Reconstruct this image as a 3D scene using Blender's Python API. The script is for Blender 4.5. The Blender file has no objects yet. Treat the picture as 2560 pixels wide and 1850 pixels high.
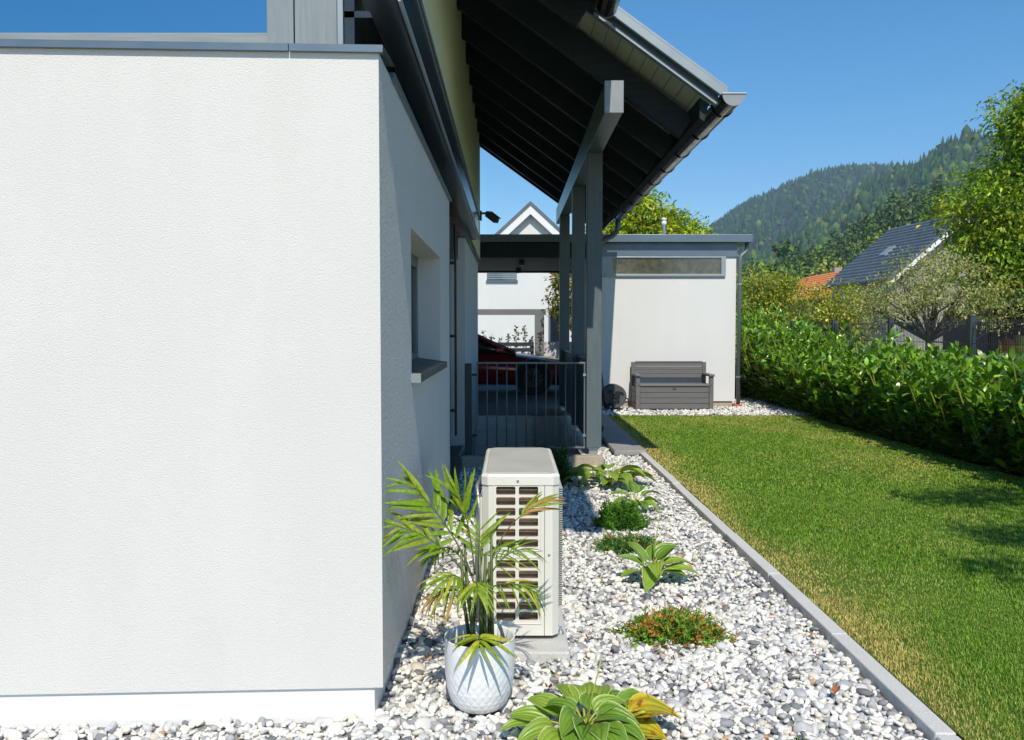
import bpy, bmesh, math, random
import numpy as np
from mathutils import Vector, Matrix
R = math.radians
S = bpy.context.scene
COL = S.collection

# ------------------------------------------------------------------ camera
cd = bpy.data.cameras.new("camera"); cam = bpy.data.objects.new("camera", cd); COL.objects.link(cam)
cam.location = (0, 0, 1.49)
cam.rotation_euler = (R(90 - 2.697), 0, R(-0.12))
cd.sensor_width = 36.0; cd.lens = 30.17; cd.clip_start = 0.05; cd.clip_end = 9000
S.camera = cam
# ------------------------------------------------------------------ sky and sun
TOSUN = Vector((0.05, -0.9, 1.0)).normalized()
w = bpy.data.worlds.new("World"); S.world = w; w.use_nodes = True
nt = w.node_tree; nt.nodes.clear()
sky = nt.nodes.new("ShaderNodeTexSky"); sky.sky_type = 'NISHITA'; sky.sun_disc = False
sky.sun_elevation = math.asin(TOSUN.z); sky.sun_rotation = math.atan2(TOSUN.x, TOSUN.y)
sky.altitude = 400; sky.air_density = 1.0; sky.dust_density = 0.3; sky.ozone_density = 2.5
bg = nt.nodes.new("ShaderNodeBackground"); bg.inputs[1].default_value = 0.122
wo = nt.nodes.new("ShaderNodeOutputWorld")
hs_ = nt.nodes.new("ShaderNodeHueSaturation"); hs_.inputs["Hue"].default_value = .496; hs_.inputs["Saturation"].default_value = 1.4; hs_.inputs["Value"].default_value = 1.0
nt.links.new(sky.outputs[0], hs_.inputs["Color"]); nt.links.new(hs_.outputs[0], bg.inputs[0]); nt.links.new(bg.outputs[0], wo.inputs[0])
sl = bpy.data.lights.new("sun", 'SUN'); sl.energy = 3.55; sl.angle = R(0.53); sl.color = (1.0, 0.925, 0.79)
so = bpy.data.objects.new("sun", sl); COL.objects.link(so); so.location = (2, -10, 14)
so.rotation_euler = TOSUN.to_track_quat('Z', 'Y').to_euler()
S.view_settings.view_transform = 'Standard'; S.view_settings.look = 'None'
S.view_settings.exposure = 0.32; S.view_settings.gamma = 1.0
S.cycles.volume_bounces = 0
S.cycles.max_bounces = 8; S.cycles.transparent_max_bounces = 12

# ------------------------------------------------------------------ helpers
class MB:
    def __init__(s): s.v = []; s.f = []
    def add(s, vs, fs):
        o = len(s.v); s.v += [tuple(p) for p in vs]; s.f += [tuple(i + o for i in f) for f in fs]; return s
    def box(s, x0, x1, y0, y1, z0, z1, M=None):
        vs = [Vector(p) for p in ((x0,y0,z0),(x1,y0,z0),(x1,y1,z0),(x0,y1,z0),(x0,y0,z1),(x1,y0,z1),(x1,y1,z1),(x0,y1,z1))]
        if M is not None: vs = [M @ p for p in vs]
        return s.add(vs, [(0,3,2,1),(4,5,6,7),(0,1,5,4),(1,2,6,5),(2,3,7,6),(3,0,4,7)])
    def prism(s, poly, a0, a1, axis='y'):
        n = len(poly)
        def P(u, v, a): return (u, a, v) if axis == 'y' else ((a, u, v) if axis == 'x' else (u, v, a))
        vs = [P(u, v, a0) for u, v in poly] + [P(u, v, a1) for u, v in poly]
        fs = [tuple(range(n)), tuple(range(2*n-1, n-1, -1))] + [(i, i+n, (i+1) % n + n, (i+1) % n) for i in range(n)]
        return s.add(vs, fs)
    def tube(s, pts, r, n=8, cap=True):
        pts = [Vector(p) for p in pts]; rs = r if isinstance(r, (list, tuple)) else [r]*len(pts)
        vs = []; fs = []; ref = None
        for i, p in enumerate(pts):
            d = (pts[min(i+1, len(pts)-1)] - pts[max(i-1, 0)]).normalized()
            if ref is None: ref = Vector((0,0,1)) if abs(d.z) < .9 else Vector((1,0,0))
            a = d.cross(ref).normalized(); b = d.cross(a).normalized(); ref = a.cross(d).normalized() if False else ref
            for k in range(n):
                t = 2*math.pi*k/n; vs.append(p + (a*math.cos(t) + b*math.sin(t))*rs[i])
        for i in range(len(pts)-1):
            for k in range(n): fs.append((i*n+k, i*n+(k+1) % n, (i+1)*n+(k+1) % n, (i+1)*n+k))
        if cap: fs.append(tuple(range(n-1, -1, -1))); fs.append(tuple(range((len(pts)-1)*n, len(pts)*n)))
        return s.add(vs, fs)
    def lathe(s, prof, c, n=24, axis='z', cap=True):
        vs = []; fs = []; c = Vector(c)
        for r, h in prof:
            for k in range(n):
                t = 2*math.pi*k/n; u, v = r*math.cos(t), r*math.sin(t)
                vs.append(c + (Vector((u, v, h)) if axis == 'z' else (Vector((u, h, v)) if axis == 'y' else Vector((h, u, v)))))
        for i in range(len(prof)-1):
            for k in range(n): fs.append((i*n+k, i*n+(k+1) % n, (i+1)*n+(k+1) % n, (i+1)*n+k))
        if cap: fs.append(tuple(range(n))); fs.append(tuple(range((len(prof)-1)*n, len(prof)*n)))
        return s.add(vs, fs)
    def mesh(s, name, m, smooth=False):
        me = bpy.data.meshes.new(name); me.from_pydata(s.v, [], s.f)
        bm = bmesh.new(); bm.from_mesh(me); bmesh.ops.recalc_face_normals(bm, faces=bm.faces); bm.to_mesh(me); bm.free()
        if smooth: me.shade_smooth()
        if m is not None: me.materials.append(m)
        return me
    def build(s, name, m, parent=None, smooth=False, bev=0.0, seg=2, **props):
        o = link(name, s.mesh(name, m, smooth), parent, **props)
        if bev: bevel(o, bev, seg)
        return o
def bevel(o, wd, seg=2):
    b = o.modifiers.new("bevel", 'BEVEL'); b.width = wd; b.segments = seg; b.limit_method = 'ANGLE'; b.angle_limit = R(40)
def auto_smooth(o, ang=35):
    o.data.set_sharp_from_angle(angle=R(ang)) if hasattr(o.data, 'set_sharp_from_angle') else None
def link(name, data, parent=None, loc=None, rot=None, **props):
    o = bpy.data.objects.new(name, data); COL.objects.link(o)
    if parent is not None:
        o.parent = parent
        if loc is None: o.matrix_parent_inverse = parent_inv(parent)
    if loc is not None: o.location = loc
    if rot is not None: o.rotation_euler = rot
    for k, v in props.items():
        if v is not None: o[k] = v
    return o
def world(p):
    if p is None: return Matrix.Identity(4)
    return world(p.parent) @ p.matrix_parent_inverse @ p.matrix_basis
def parent_inv(p): return world(p).inverted()
def empty(name, loc, label, category, group=None):
    o = link(name, None, None, loc); o.empty_display_size = .1
    o["label"] = label; o["category"] = category
    if group: o["group"] = group
    return o
def piece(name, me, parent, loc, rot=None):      # shares mesh data, placed in world coordinates
    o = bpy.data.objects.new(name, me); COL.objects.link(o); o.parent = parent; o.matrix_parent_inverse = parent_inv(parent)
    o.location = loc
    if rot is not None: o.rotation_euler = rot
    return o
def bulk(name, V, F, m, parent=None, col=None, uv=None, smooth=False, **props):
    V = np.asarray(V, np.float32).reshape(-1, 3); F = np.asarray(F, np.int32); k = F.shape[1]
    me = bpy.data.meshes.new(name); me.vertices.add(len(V)); me.vertices.foreach_set("co", V.ravel())
    me.loops.add(F.size); me.loops.foreach_set("vertex_index", F.ravel())
    me.polygons.add(len(F)); me.polygons.foreach_set("loop_start", np.arange(0, F.size, k, dtype=np.int32))
    me.update(calc_edges=True)
    if smooth: me.polygons.foreach_set("use_smooth", np.ones(len(F), bool))
    if col is not None:
        a = me.color_attributes.new("Col", 'FLOAT_COLOR', 'POINT')
        c4 = np.ones((len(V), 4), np.float32); c4[:, :3] = col; a.data.foreach_set("color", c4.ravel())
    if uv is not None:
        l = me.uv_layers.new(name="UVMap"); l.data.foreach_set("uv", np.asarray(uv, np.float32)[F.ravel()].ravel())
    me.validate(); me.materials.append(m)
    return link(name, me, parent, **props)

# ------------------------------------------------------------------ materials
def N(nt, t, **kw):
    n = nt.nodes.new(t)
    for k, v in kw.items(): setattr(n, k, v)
    return n
def base_mat(name, rough=.6, metal=0.0, spec=.5):
    m = bpy.data.materials.new(name); m.use_nodes = True; nt = m.node_tree; b = nt.nodes["Principled BSDF"]
    b.inputs["Roughness"].default_value = rough; b.inputs["Metallic"].default_value = metal; b.inputs["Specular IOR Level"].default_value = spec
    return m, nt, b
def coords(nt, scale=(1,1,1)):
    tc = N(nt, "ShaderNodeTexCoord"); oi = N(nt, "ShaderNodeObjectInfo"); ad = N(nt, "ShaderNodeVectorMath", operation='ADD')
    ml = N(nt, "ShaderNodeMath", operation='MULTIPLY'); ml.inputs[1].default_value = 37.0
    nt.links.new(oi.outputs["Random"], ml.inputs[0]); nt.links.new(tc.outputs["Object"], ad.inputs[0]); nt.links.new(ml.outputs[0], ad.inputs[1])
    mp = N(nt, "ShaderNodeMapping"); mp.inputs["Scale"].default_value = scale; nt.links.new(ad.outputs[0], mp.inputs[0])
    return mp.outputs[0]
def noise(nt, vec, scale, detail=3, rough=.55):
    n = N(nt, "ShaderNodeTexNoise"); n.inputs["Scale"].default_value = scale; n.inputs["Detail"].default_value = detail; n.inputs["Roughness"].default_value = rough
    nt.links.new(vec, n.inputs["Vector"]); return n.outputs["Fac"]
def ramp(nt, fac, stops):
    r = N(nt, "ShaderNodeValToRGB"); e = r.color_ramp.elements
    while len(e) < len(stops): e.new(.5)
    for i, (p, c) in enumerate(stops): e[i].position = p; e[i].color = (*c, 1) if len(c) == 3 else c
    nt.links.new(fac, r.inputs[0]); return r.outputs[0]
def mixc(nt, fac, a, b, mode='MIX'):
    m = N(nt, "ShaderNodeMix", data_type='RGBA', blend_type=mode)
    for s, v in ((m.inputs["Factor"], fac), (m.inputs[6], a), (m.inputs[7], b)):
        if isinstance(v, (int, float)): s.default_value = v
        elif isinstance(v, tuple): s.default_value = (*v, 1)
        else: nt.links.new(v, s)
    return m.outputs[2]
def bump(nt, b, h, strength=.3, dist=.01):
    n = N(nt, "ShaderNodeBump"); n.inputs["Strength"].default_value = strength; n.inputs["Distance"].default_value = dist
    nt.links.new(h, n.inputs["Height"]); nt.links.new(n.outputs[0], b.inputs["Normal"])
def sc(c, k): return tuple(min(1., x*k) for x in c)
def pm(name, c, rough=.6, metal=0., var=.12, vs=6., bs=0., bd=.002, bscale=120., spec=.5, stretch=(1,1,1), fine=0.):
    m, nt, b = base_mat(name, rough, metal, spec); vec = coords(nt, stretch)
    col = ramp(nt, noise(nt, vec, vs, 5, .6), [(.3, sc(c, 1-var)), (.7, sc(c, 1+var))])
    if fine:
        col = mixc(nt, fine, col, ramp(nt, noise(nt, vec, bscale, 2), [(.35, sc(c, .55)), (.65, sc(c, 1.3))]))
    nt.links.new(col, b.inputs["Base Color"])
    if bs: bump(nt, b, noise(nt, vec, bscale, 3), bs, bd)
    rr = ramp(nt, noise(nt, vec, vs*2.3, 3), [(.3, (max(.03, rough-.07),)*3), (.7, (min(1, rough+.07),)*3)]); nt.links.new(rr, b.inputs["Roughness"])
    return m
def stucco(name, c, grain, bs, bd):
    m, nt, b = base_mat(name, .9, 0, .2); vec = coords(nt)
    big = noise(nt, vec, .9, 4, .6)
    col = ramp(nt, big, [(.25, sc(c, .965)), (.75, sc(c, 1.02))])
    st = coords(nt, (1.6, 1.6, .35)); streak = ramp(nt, noise(nt, st, 2.2, 5, .65), [(.35, (.978, .978, .972)), (.62, (1, 1, 1))])
    col = mixc(nt, 1.0, col, streak, 'MULTIPLY')
    nt.links.new(col, b.inputs["Base Color"])
    vo = N(nt, "ShaderNodeTexVoronoi", feature='SMOOTH_F1'); vo.inputs["Scale"].default_value = grain; vo.inputs["Smoothness"].default_value = .6
    nt.links.new(vec, vo.inputs["Vector"])
    no = noise(nt, vec, grain*.9, 4, .7)
    ad = N(nt, "ShaderNodeMath", operation='SUBTRACT'); nt.links.new(no, ad.inputs[0]); nt.links.new(vo.outputs["Distance"], ad.inputs[1])
    bump(nt, b, ad.outputs[0], bs, bd)
    return m
def wood(name, c, rough=.5, axis='y', grain=.14, spec=.5):
    st = {'x': (1.2, 22, 22), 'y': (22, 1.2, 22), 'z': (22, 22, 1.2)}[axis]
    m, nt, b = base_mat(name, rough, 0, spec); vec = coords(nt, st)
    g = noise(nt, vec, 3.0, 6, .6)
    col = ramp(nt, g, [(.25, sc(c, 1-grain*1.5)), (.75, sc(c, 1+grain*1.5))])
    kn = N(nt, "ShaderNodeTexVoronoi"); kn.inputs["Scale"].default_value = .55
    nt.links.new(coords(nt, {'x': (1, 6, 6), 'y': (6, 1, 6), 'z': (6, 6, 1)}[axis]), kn.inputs["Vector"])
    col = mixc(nt, ramp(nt, kn.outputs["Distance"], [(.02, (.55,)*3), (.1, (0, 0, 0))]), col, sc(c, .62))
    nt.links.new(col, b.inputs["Base Color"]); bump(nt, b, g, .35, .0025)
    return m
def leafmat(name, rough=.45, trans=.3, spec=.4, veins=False):
    m, nt, b = base_mat(name, rough, 0, spec); at = N(nt, "ShaderNodeAttribute", attribute_name="Col")
    c = mixc(nt, .35, at.outputs["Color"], ramp(nt, noise(nt, coords(nt), 9, 3), [(.3, (.55, .55, .5)), (.7, (1.25, 1.25, 1.1))]), 'MULTIPLY')
    nt.links.new(c, b.inputs["Base Color"])
    tr = N(nt, "ShaderNodeBsdfTranslucent"); tc = mixc(nt, 1.0, c, (1.35, 1.45, .5), 'MULTIPLY'); nt.links.new(tc, tr.inputs[0])
    mx = N(nt, "ShaderNodeMixShader"); mx.inputs[0].default_value = trans
    nt.links.new(b.outputs[0], mx.inputs[1]); nt.links.new(tr.outputs[0], mx.inputs[2]); nt.links.new(mx.outputs[0], nt.nodes["Material Output"].inputs[0])
    return m
def glassy(name, c, rough=.03, spec=1.0, metal=0.0):
    m, nt, b = base_mat(name, rough, metal, spec); b.inputs["Base Color"].default_value = (*c, 1); b.inputs["IOR"].default_value = 1.6
    bump(nt, b, noise(nt, coords(nt), 1.5, 2), .02, .02); return m

M = dict(
 stucco=stucco("white_render", (.69, .675, .645), 240, .42, .0045),
 stucco2=stucco("raked_white_render", (.74, .725, .695), 70, 1.0, .013),
 smooth_wall=stucco("smooth_white_render", (.70, .70, .69), 260, .25, .004),
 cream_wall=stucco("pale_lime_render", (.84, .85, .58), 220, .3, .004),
 plinth=stucco("plinth_coat", (.78, .77, .75), 200, .12, .003),
 clad=wood("grey_cladding", (.215, .25, .265), .55, 'z', .1),
 cladx=wood("grey_rail_wood", (.25, .275, .28), .55, 'x', .14),
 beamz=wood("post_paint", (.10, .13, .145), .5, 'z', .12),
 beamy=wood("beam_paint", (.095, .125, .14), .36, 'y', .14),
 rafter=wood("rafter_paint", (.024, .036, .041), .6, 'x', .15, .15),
 edge=wood("edge_beam_paint", (.03, .038, .042), .22, 'y', .2, .6),
 soffit=wood("soffit_board_paint", (.48, .47, .37), .6, 'y', .05),
 zinc=pm("coated_sheet_metal", (.13, .175, .22), .38, .3, .08, 3),
 zinc_light=pm("pale_sheet_metal", (.30, .345, .37), .42, .3, .06, 2),
 gutter=pm("gutter_metal", (.12, .115, .11), .22, .9, .1, 4),
 black=pm("black_metal", (.012, .013, .014), .4, 0, .1, 9),
 gutcap=pm("gutter_cap_metal", (.27, .29, .31), .45, .2, .06, 9),
 railing=pm("railing_paint", (.14, .17, .18), .4, .2, .06, 9),
 dark=pm("anthracite_panel", (.028, .045, .055), .45, 0, .1, 5),
 galv=pm("galvanised_steel", (.5, .53, .54), .35, .8, .12, 30),
 concrete=pm("concrete", (.55, .54, .51), .85, 0, .14, 5, .3, .004, 90, .3, fine=.25),
 oldconc=pm("stained_concrete", (.42, .36, .28), .9, 0, .2, 4, .4, .006, 70, .2, fine=.3),
 granite=pm("granite_kerb", (.60, .59, .565), .8, 0, .06, 4, .2, .002, 260, .3, fine=.45),
 step=pm("washed_aggregate", (.68, .67, .63), .9, 0, .1, 5, .6, .006, 160, .2, fine=.5),
 pump=pm("warm_white_enamel", (.70, .68, .61), .38, 0, .025, 3),
 pumptop=pm("dusty_enamel", (.47, .46, .41), .5, 0, .1, 5),
 coil=pm("heat_exchanger_fins", (.22, .15, .10), .5, .3, .2, 60, .5, .003, 400),
 copper=pm("coil_tube", (.55, .38, .24), .25, .9, .1, 20),
 potw=pm("white_glazed_plastic", (.80, .80, .80), .32, 0, .02, 4),
 soil=pm("soil", (.05, .03, .018), .95, 0, .4, 40, .8, .01, 90, .1),
 bench=wood("grey_resin_bench", (.14, .137, .138), .55, 'x', .1),
 resin=pm("dark_resin", (.075, .077, .08), .5, 0, .1, 9),
 terracotta=pm("red_plastic", (.33, .025, .018), .45, 0, .08, 9),
 collar=pm("orange_clay", (.5, .12, .05), .6, 0, .1, 9),
 whitepl=pm("white_plastic", (.75, .75, .73), .4, 0, .04, 9),
 carred=pm("dark_red_car_paint", (.20, .012, .015), .18, .25, .05, 1, spec=.8),
 rubber=pm("tyre_rubber", (.012, .012, .012), .8, 0, .1, 9),
 alloy=pm("alloy_rim", (.05, .05, .055), .3, .8, .1, 9),
 paving=pm("dark_paving", (.17, .175, .18), .8, 0, .2, 4, .3, .004, 60, .2, fine=.2),
 slab=pm("stone_slab", (.30, .29, .28), .7, 0, .15, 6, .2, .003, 60, .3, fine=.2),
 ceil=pm("carport_ceiling", (.17, .175, .175), .6, 0, .08, 3),
 tile=pm("dark_roof_tile", (.105, .125, .15), .5, 0, .25, 2.5),
 otile=pm("orange_roof_tile", (.78, .25, .05), .7, 0, .15, 2.5),
 oldtile=pm("old_grey_tile", (.26, .23, .20), .85, 0, .25, 3),
 greywall=pm("grey_plaster", (.30, .28, .25), .9, 0, .12, 1.2),
 brown=pm("brown_timber", (.07, .03, .02), .7, 0, .2, 6),
 bark=pm("bark", (.10, .08, .06), .9, 0, .35, 14, .8, .02, 50, .2),
 stemy=pm("yellow_green_stem", (.34, .36, .05), .5, 0, .15, 20),
 cane=pm("palm_cane", (.08, .11, .025), .5, 0, .4, 30),
 glass=glassy("window_glass", (.01, .012, .014)),
 mirror=glassy("sky_mirroring_glass", (.36, .46, .50), .03, 1.0, 1.0),
 glass2=pm("frosted_glass", (.075, .068, .046), .12, 0, .45, 9, .15, .006, 14, .9),  # frosted pane; brownish speckled reflections are put in as colour noise
 leaf=leafmat("tree_leaf"), laurel=leafmat("laurel_leaf", .3, .2, .6), needle=leafmat("conifer_needles", .6, .1, .2),
 grassb=leafmat("grass_blades", .55, .3, .25), forest=leafmat("forest_foliage", .8, .0, .1),
)

# ================================================================== SETTING: ground
def struct(o): o["kind"] = "structure"; return o
def stuff(o, label=None, cat=None):
    o["kind"] = "stuff"
    if label: o["label"] = label; o["category"] = cat
    return o
gm, nt, b = base_mat("yard_ground", .95, 0, .1); v = coords(nt)
nt.links.new(mixc(nt, ramp(nt, noise(nt, v, .09, 5, .6), [(.42, (0, 0, 0)), (.55, (1, 1, 1))]), (.09, .115, .035), (.42, .39, .36)), b.inputs["Base Color"])
g = MB()
for x0, x1, y0, y1 in ((-60, 2600, -40, 9.2), (-60, -.53, 9.2, 13.5), (.774, 2600, 9.2, 13.5), (-60, 2600, 13.5, 3200)):
    g.add([(x0,y0,-.03),(x1,y0,-.03),(x1,y1,-.03),(x0,y1,-.03)], [(0,1,2,3)])
struct(g.build("ground", gm))
bedm = pm("gravel_bed_soil", (.27, .26, .24), .95, 0, .3, 60, .8, .01, 60, .1)
struct(MB().add([(-4,1.2,-.004),(1.55,1.2,-.004),(1.55,9.2,-.004),(-4,9.2,-.004),(.95,9.2,-.004),(.95,14.4,-.004),(1.55,14.4,-.004)], [(0,1,2,3),(4,2,6,5)]).build("gravel_bed", bedm))
struct(MB().add([(1.3,14.35,.045),(5.6,14.35,.045),(5.6,19,.045),(1.3,19,.045)], [(0,1,2,3)]).build("shed_gravel_bed", bedm))
lm, nt, b = base_mat("lawn_soil", .95, 0, .1); v = coords(nt)
nt.links.new(ramp(nt, noise(nt, v, 1.6, 6, .65), [(.3, (.05, .11, .015)), (.6, (.085, .155, .025)), (.8, (.16, .17, .05))]), b.inputs["Base Color"])
lawn = struct(MB().add([(1.602,1.2,.045),(5.0,1.2,.045),(5.0,14.36,.045),(1.602,14.36,.045)], [(0,1,2,3)]).build("lawn", lm))
struct(MB().add([(5.0,1.2,.04),(6.2,1.2,.04),(6.2,22,.04),(5.0,22,.04)], [(0,1,2,3)]).build("hedge_bed", M['soil']))
struct(MB().box(-14, 1.45, 13.5, 30, -.02, .14).build("carport_floor", M['paving']))
# kerb of granite stones
kerb = link("kerb", MB().box(1.525, 1.595, 1.0, 9.99, -.1, .02).mesh("kerb", M['concrete'])); struct(kerb)
ks = MB().box(0, .076, .003, .997, -.06, 0).mesh("kerb_stone", M['granite']); rk = random.Random(3)
for i in range(9):
    o = piece("kerb_stone", ks, kerb, (1.521 + rk.uniform(-.003, .003), 0.995 + i*1.0, .052 + rk.uniform(-.004, .004)), (rk.uniform(-.003, .003), 0, rk.uniform(-.003, .003))); bevel(o, .006)

# ------------------------------------------------------------------ pebbles
rng = np.random.default_rng(5)
def icos(sub):
    bm = bmesh.new(); bmesh.ops.create_icosphere(bm, subdivisions=sub, radius=1.0)
    V = np.array([v.co[:] for v in bm.verts], np.float32); F = np.array([[v.index for v in f.verts] for f in bm.faces], np.int32); bm.free(); return V, F
ICO = {1: icos(1), 2: icos(2)}
def rotmats(n, tilt):
    a = rng.uniform(0, 2*np.pi, n); ca, sa = np.cos(a), np.sin(a); t1 = rng.normal(0, tilt, n); t2 = rng.normal(0, tilt, n); o = np.ones(n); z = np.zeros(n)
    Rz = np.stack([ca, -sa, z, sa, ca, z, z, z, o], 1).reshape(n, 3, 3)
    Rx = np.stack([o, z, z, z, np.cos(t1), -np.sin(t1), z, np.sin(t1), np.cos(t1)], 1).reshape(n, 3, 3)
    Ry = np.stack([np.cos(t2), z, np.sin(t2), z, o, z, -np.sin(t2), z, np.cos(t2)], 1).reshape(n, 3, 3)
    return Rx @ Ry @ Rz
def pebbles(pts, size, sub, zbase):
    V0, F0 = ICO[sub]; n = len(pts); nv = len(V0)
    var = []
    for k in range(30):
        v = V0.copy()
        for _ in range(6):                     # clip by random planes -> rounded facets
            d = rng.normal(size=3); d /= np.linalg.norm(d); h = rng.uniform(.45, .78); t = v @ d
            v -= np.outer(np.maximum(t - h, 0)*.9, d)
        v *= 1 + rng.normal(0, .05, (nv, 1)); var.append(v)
    var = np.array(var, np.float32)[rng.integers(0, 30, n)]
    s = (size*np.exp(rng.normal(0, .3, n)))[:, None]*np.stack([rng.uniform(.85, 1.4, n), rng.uniform(.62, .98, n), rng.uniform(.42, .75, n)], 1)
    V = np.einsum('nij,nvj->nvi', rotmats(n, .42), var*s[:, None, :])
    P = np.concatenate([pts, (zbase + rng.uniform(-.75, .75, n)*size*.95)[:, None]], 1)
    V += P[:, None, :]
    F = (F0[None] + (np.arange(n)*nv)[:, None, None]).reshape(-1, 3)
    r = rng.uniform(0, 1, n); c = np.empty((n, 3)); u = rng.uniform(0, 1, (n, 1)); k = rng.uniform(.86, 1.1, (n, 1))
    c[:] = np.array([.78, .765, .73])*k + u*np.array([.02, .01, -.02])
    def setc(mask, a, bb): c[mask] = np.array(a) + u[mask]*(np.array(bb)-np.array(a))
    setc(r < .44, (.50, .505, .51), (.68, .67, .66)); setc(r < .2, (.28, .29, .305), (.46, .465, .47)); setc(r < .05, (.13, .14, .155), (.24, .245, .25))
    setc((r > .93), (.60, .54, .45), (.74, .68, .58)); setc((r > .9935), (.48, .26, .13), (.55, .36, .22))
    return V.reshape(-1, 3), F, np.repeat(c, nv, 0)
def jgrid(x0, x1, y0, y1, sp):
    gx, gy = np.meshgrid(np.arange(x0, x1, sp), np.arange(y0, y1, sp*.92)); gx = gx + (np.arange(gx.shape[0]) % 2)[:, None]*sp*.5
    p = np.stack([gx.ravel(), gy.ravel()], 1); return p + rng.uniform(-.42, .42, p.shape)*sp
def inside(p, x0, x1, y0, y1): return (p[:, 0] > x0) & (p[:, 0] < x1) & (p[:, 1] > y0) & (p[:, 1] < y1)
gmat, nt, b = base_mat("pebble_stone", .7, 0, .35); at = N(nt, "ShaderNodeAttribute", attribute_name="Col"); v = coords(nt)
cc = mixc(nt, .55, at.outputs["Color"], ramp(nt, noise(nt, v, 55, 4, .7), [(.3, (.74, .745, .76)), (.6, (1.1, 1.09, 1.06))]), 'MULTIPLY')
nt.links.new(cc, b.inputs["Base Color"]); bump(nt, b, noise(nt, v, 220, 3), .25, .002)
def keep(p):
    m = ~((p[:, 0] < -.51) & (p[:, 1] > 3.206 + (p[:, 0] + .483)*.0455)) & ~inside(p, -.12, .265, 3.79, 4.92) & (p[:, 0] < 1.508)
    m &= ~(((p[:, 0] + .12)**2 + (p[:, 1] - 3.31)**2) < .09**2); m &= ~((p[:, 0] < .99) & (p[:, 1] > 9.14)); return m
Vs, Fs, Cs, o = [], [], [], 0
for (x0, x1, y0, y1, sp, sz, sub) in ((-2.1, 1.52, 2.7, 4.5, .0238, .0172, 2), (-.55, 1.52, 4.5, 14.3, .0268, .0192, 1)):
    p = jgrid(x0, x1, y0, y1, sp); p = p[keep(p)]
    p = p[~((p[:, 0] > 1.2) & (p[:, 1] > 9.98) & (p[:, 1] < 14.35))]
    V, F, C = pebbles(p, sz, sub, .002); Vs.append(V); Fs.append(F + o); Cs.append(C); o += len(V)
stuff(bulk("gravel", np.concatenate(Vs), np.concatenate(Fs), gmat, None, np.concatenate(Cs), smooth=True), "white and grey river pebbles filling the planting bed beside the house", "gravel")
p = jgrid(1.3, 5.4, 14.33, 17.5, .045); p = p[~inside(p, 1.3, 4.17, 15.79, 99)]
V, F, C = pebbles(p, .028, 1, .055)
stuff(bulk("gravel", V, F, gmat, None, C, smooth=True), "pale gravel strip in front of the white shed wall", "gravel")
# ------------------------------------------------------------------ grass
def dryness(x, y):
    n = np.sin(x*2.1+1.3*np.sin(y*1.1))*.5 + np.sin(y*1.7+2.0*np.sin(x*1.3+.7))*.5 + .5*np.sin(x*5.3+y*3.1) + .4*np.sin(7.1*x-4.7*y+1.)
    d = .03 + .17*n + 1.2*np.exp(-np.maximum(x-1.6+.05*np.sin(y*2.3), 0)/.2) + .25*np.exp(-((y-14.3)/1.2)**2) + .22*np.exp(-((x-3.9-.03*y)/.8)**2)*np.clip((y-6.5)/3, 0, 1)
    return np.clip(d, 0, 1)
def grass(x0, x1, y0, y1, dens, h, wd):
    n = int((x1-x0)*(y1-y0)*dens); x = rng.uniform(x0, x1, n); y = rng.uniform(y0, y1, n); d = np.clip(dryness(x, y) + rng.normal(0, .22, n), 0, 1)
    hh = h*rng.uniform(.55, 1.25, n)*(1-.15*d)*(1 + .18*np.sin(x*3.3+y*2.2)); a = rng.uniform(0, 2*np.pi, n); l = rng.uniform(.1, .95, n)
    dx, dy = np.cos(a), np.sin(a); px, py = -dy, dx; ww = wd*rng.uniform(.7, 1.3, n)
    V = np.empty((n, 5, 3)); z0 = .043
    V[:, 0] = np.stack([x-px*ww*.5, y-py*ww*.5, np.full(n, z0)], 1); V[:, 1] = np.stack([x+px*ww*.5, y+py*ww*.5, np.full(n, z0)], 1)
    mx, my, mz = x+dx*hh*l*.35, y+dy*hh*l*.35, z0+hh*.6
    V[:, 2] = np.stack([mx+px*ww*.42, my+py*ww*.42, mz], 1); V[:, 3] = np.stack([mx-px*ww*.42, my-py*ww*.42, mz], 1)
    V[:, 4] = np.stack([x+dx*hh*l, y+dy*hh*l, z0+hh*(1-.25*l)], 1)
    F = np.array([[0,1,2],[0,2,3],[3,2,4]])[None] + (np.arange(n)*5)[:, None, None]
    gr = np.array([.125, .28, .02]); g2 = np.array([.26, .42, .045]); dr = np.array([.68, .53, .2]); u = rng.uniform(0, 1, (n, 1))
    c = gr + (g2-gr)*u; dd = np.clip(d*1.25-.12, 0, 1)[:, None]; c = c*(1-dd) + dr*dd*(.75+.5*u)
    return V.reshape(-1, 3), F.reshape(-1, 3), np.repeat(c, 5, 0)
Vs, Fs, Cs, o = [], [], [], 0
for a in ((1.603, 3.3, 2.5, 4.6, 17000, .021, .0036), (1.603, 4.95, 4.6, 7.5, 8000, .022, .0052), (1.603, 4.97, 7.5, 14.36, 4300, .024, .0085)):
    V, F, C = grass(*a); Vs.append(V); Fs.append(F + o); Cs.append(C); o += len(V)
stuff(bulk("grass", np.concatenate(Vs), np.concatenate(Fs), M['grassb'], None, np.concatenate(Cs)), "mown green lawn grass with straw coloured dry patches", "grass")

# ================================================================== THE HOUSE
house = empty("house", (-.483, 3.2, 0), "white rendered house with dark timber porch roof and grey cladding", "house")
HX = -.483; YE = 6.85; TOP = 2.505
def fy(x): return 3.2 + (x - HX)*.0455          # the front wall stands very slightly askew
XL = -6.0
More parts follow.
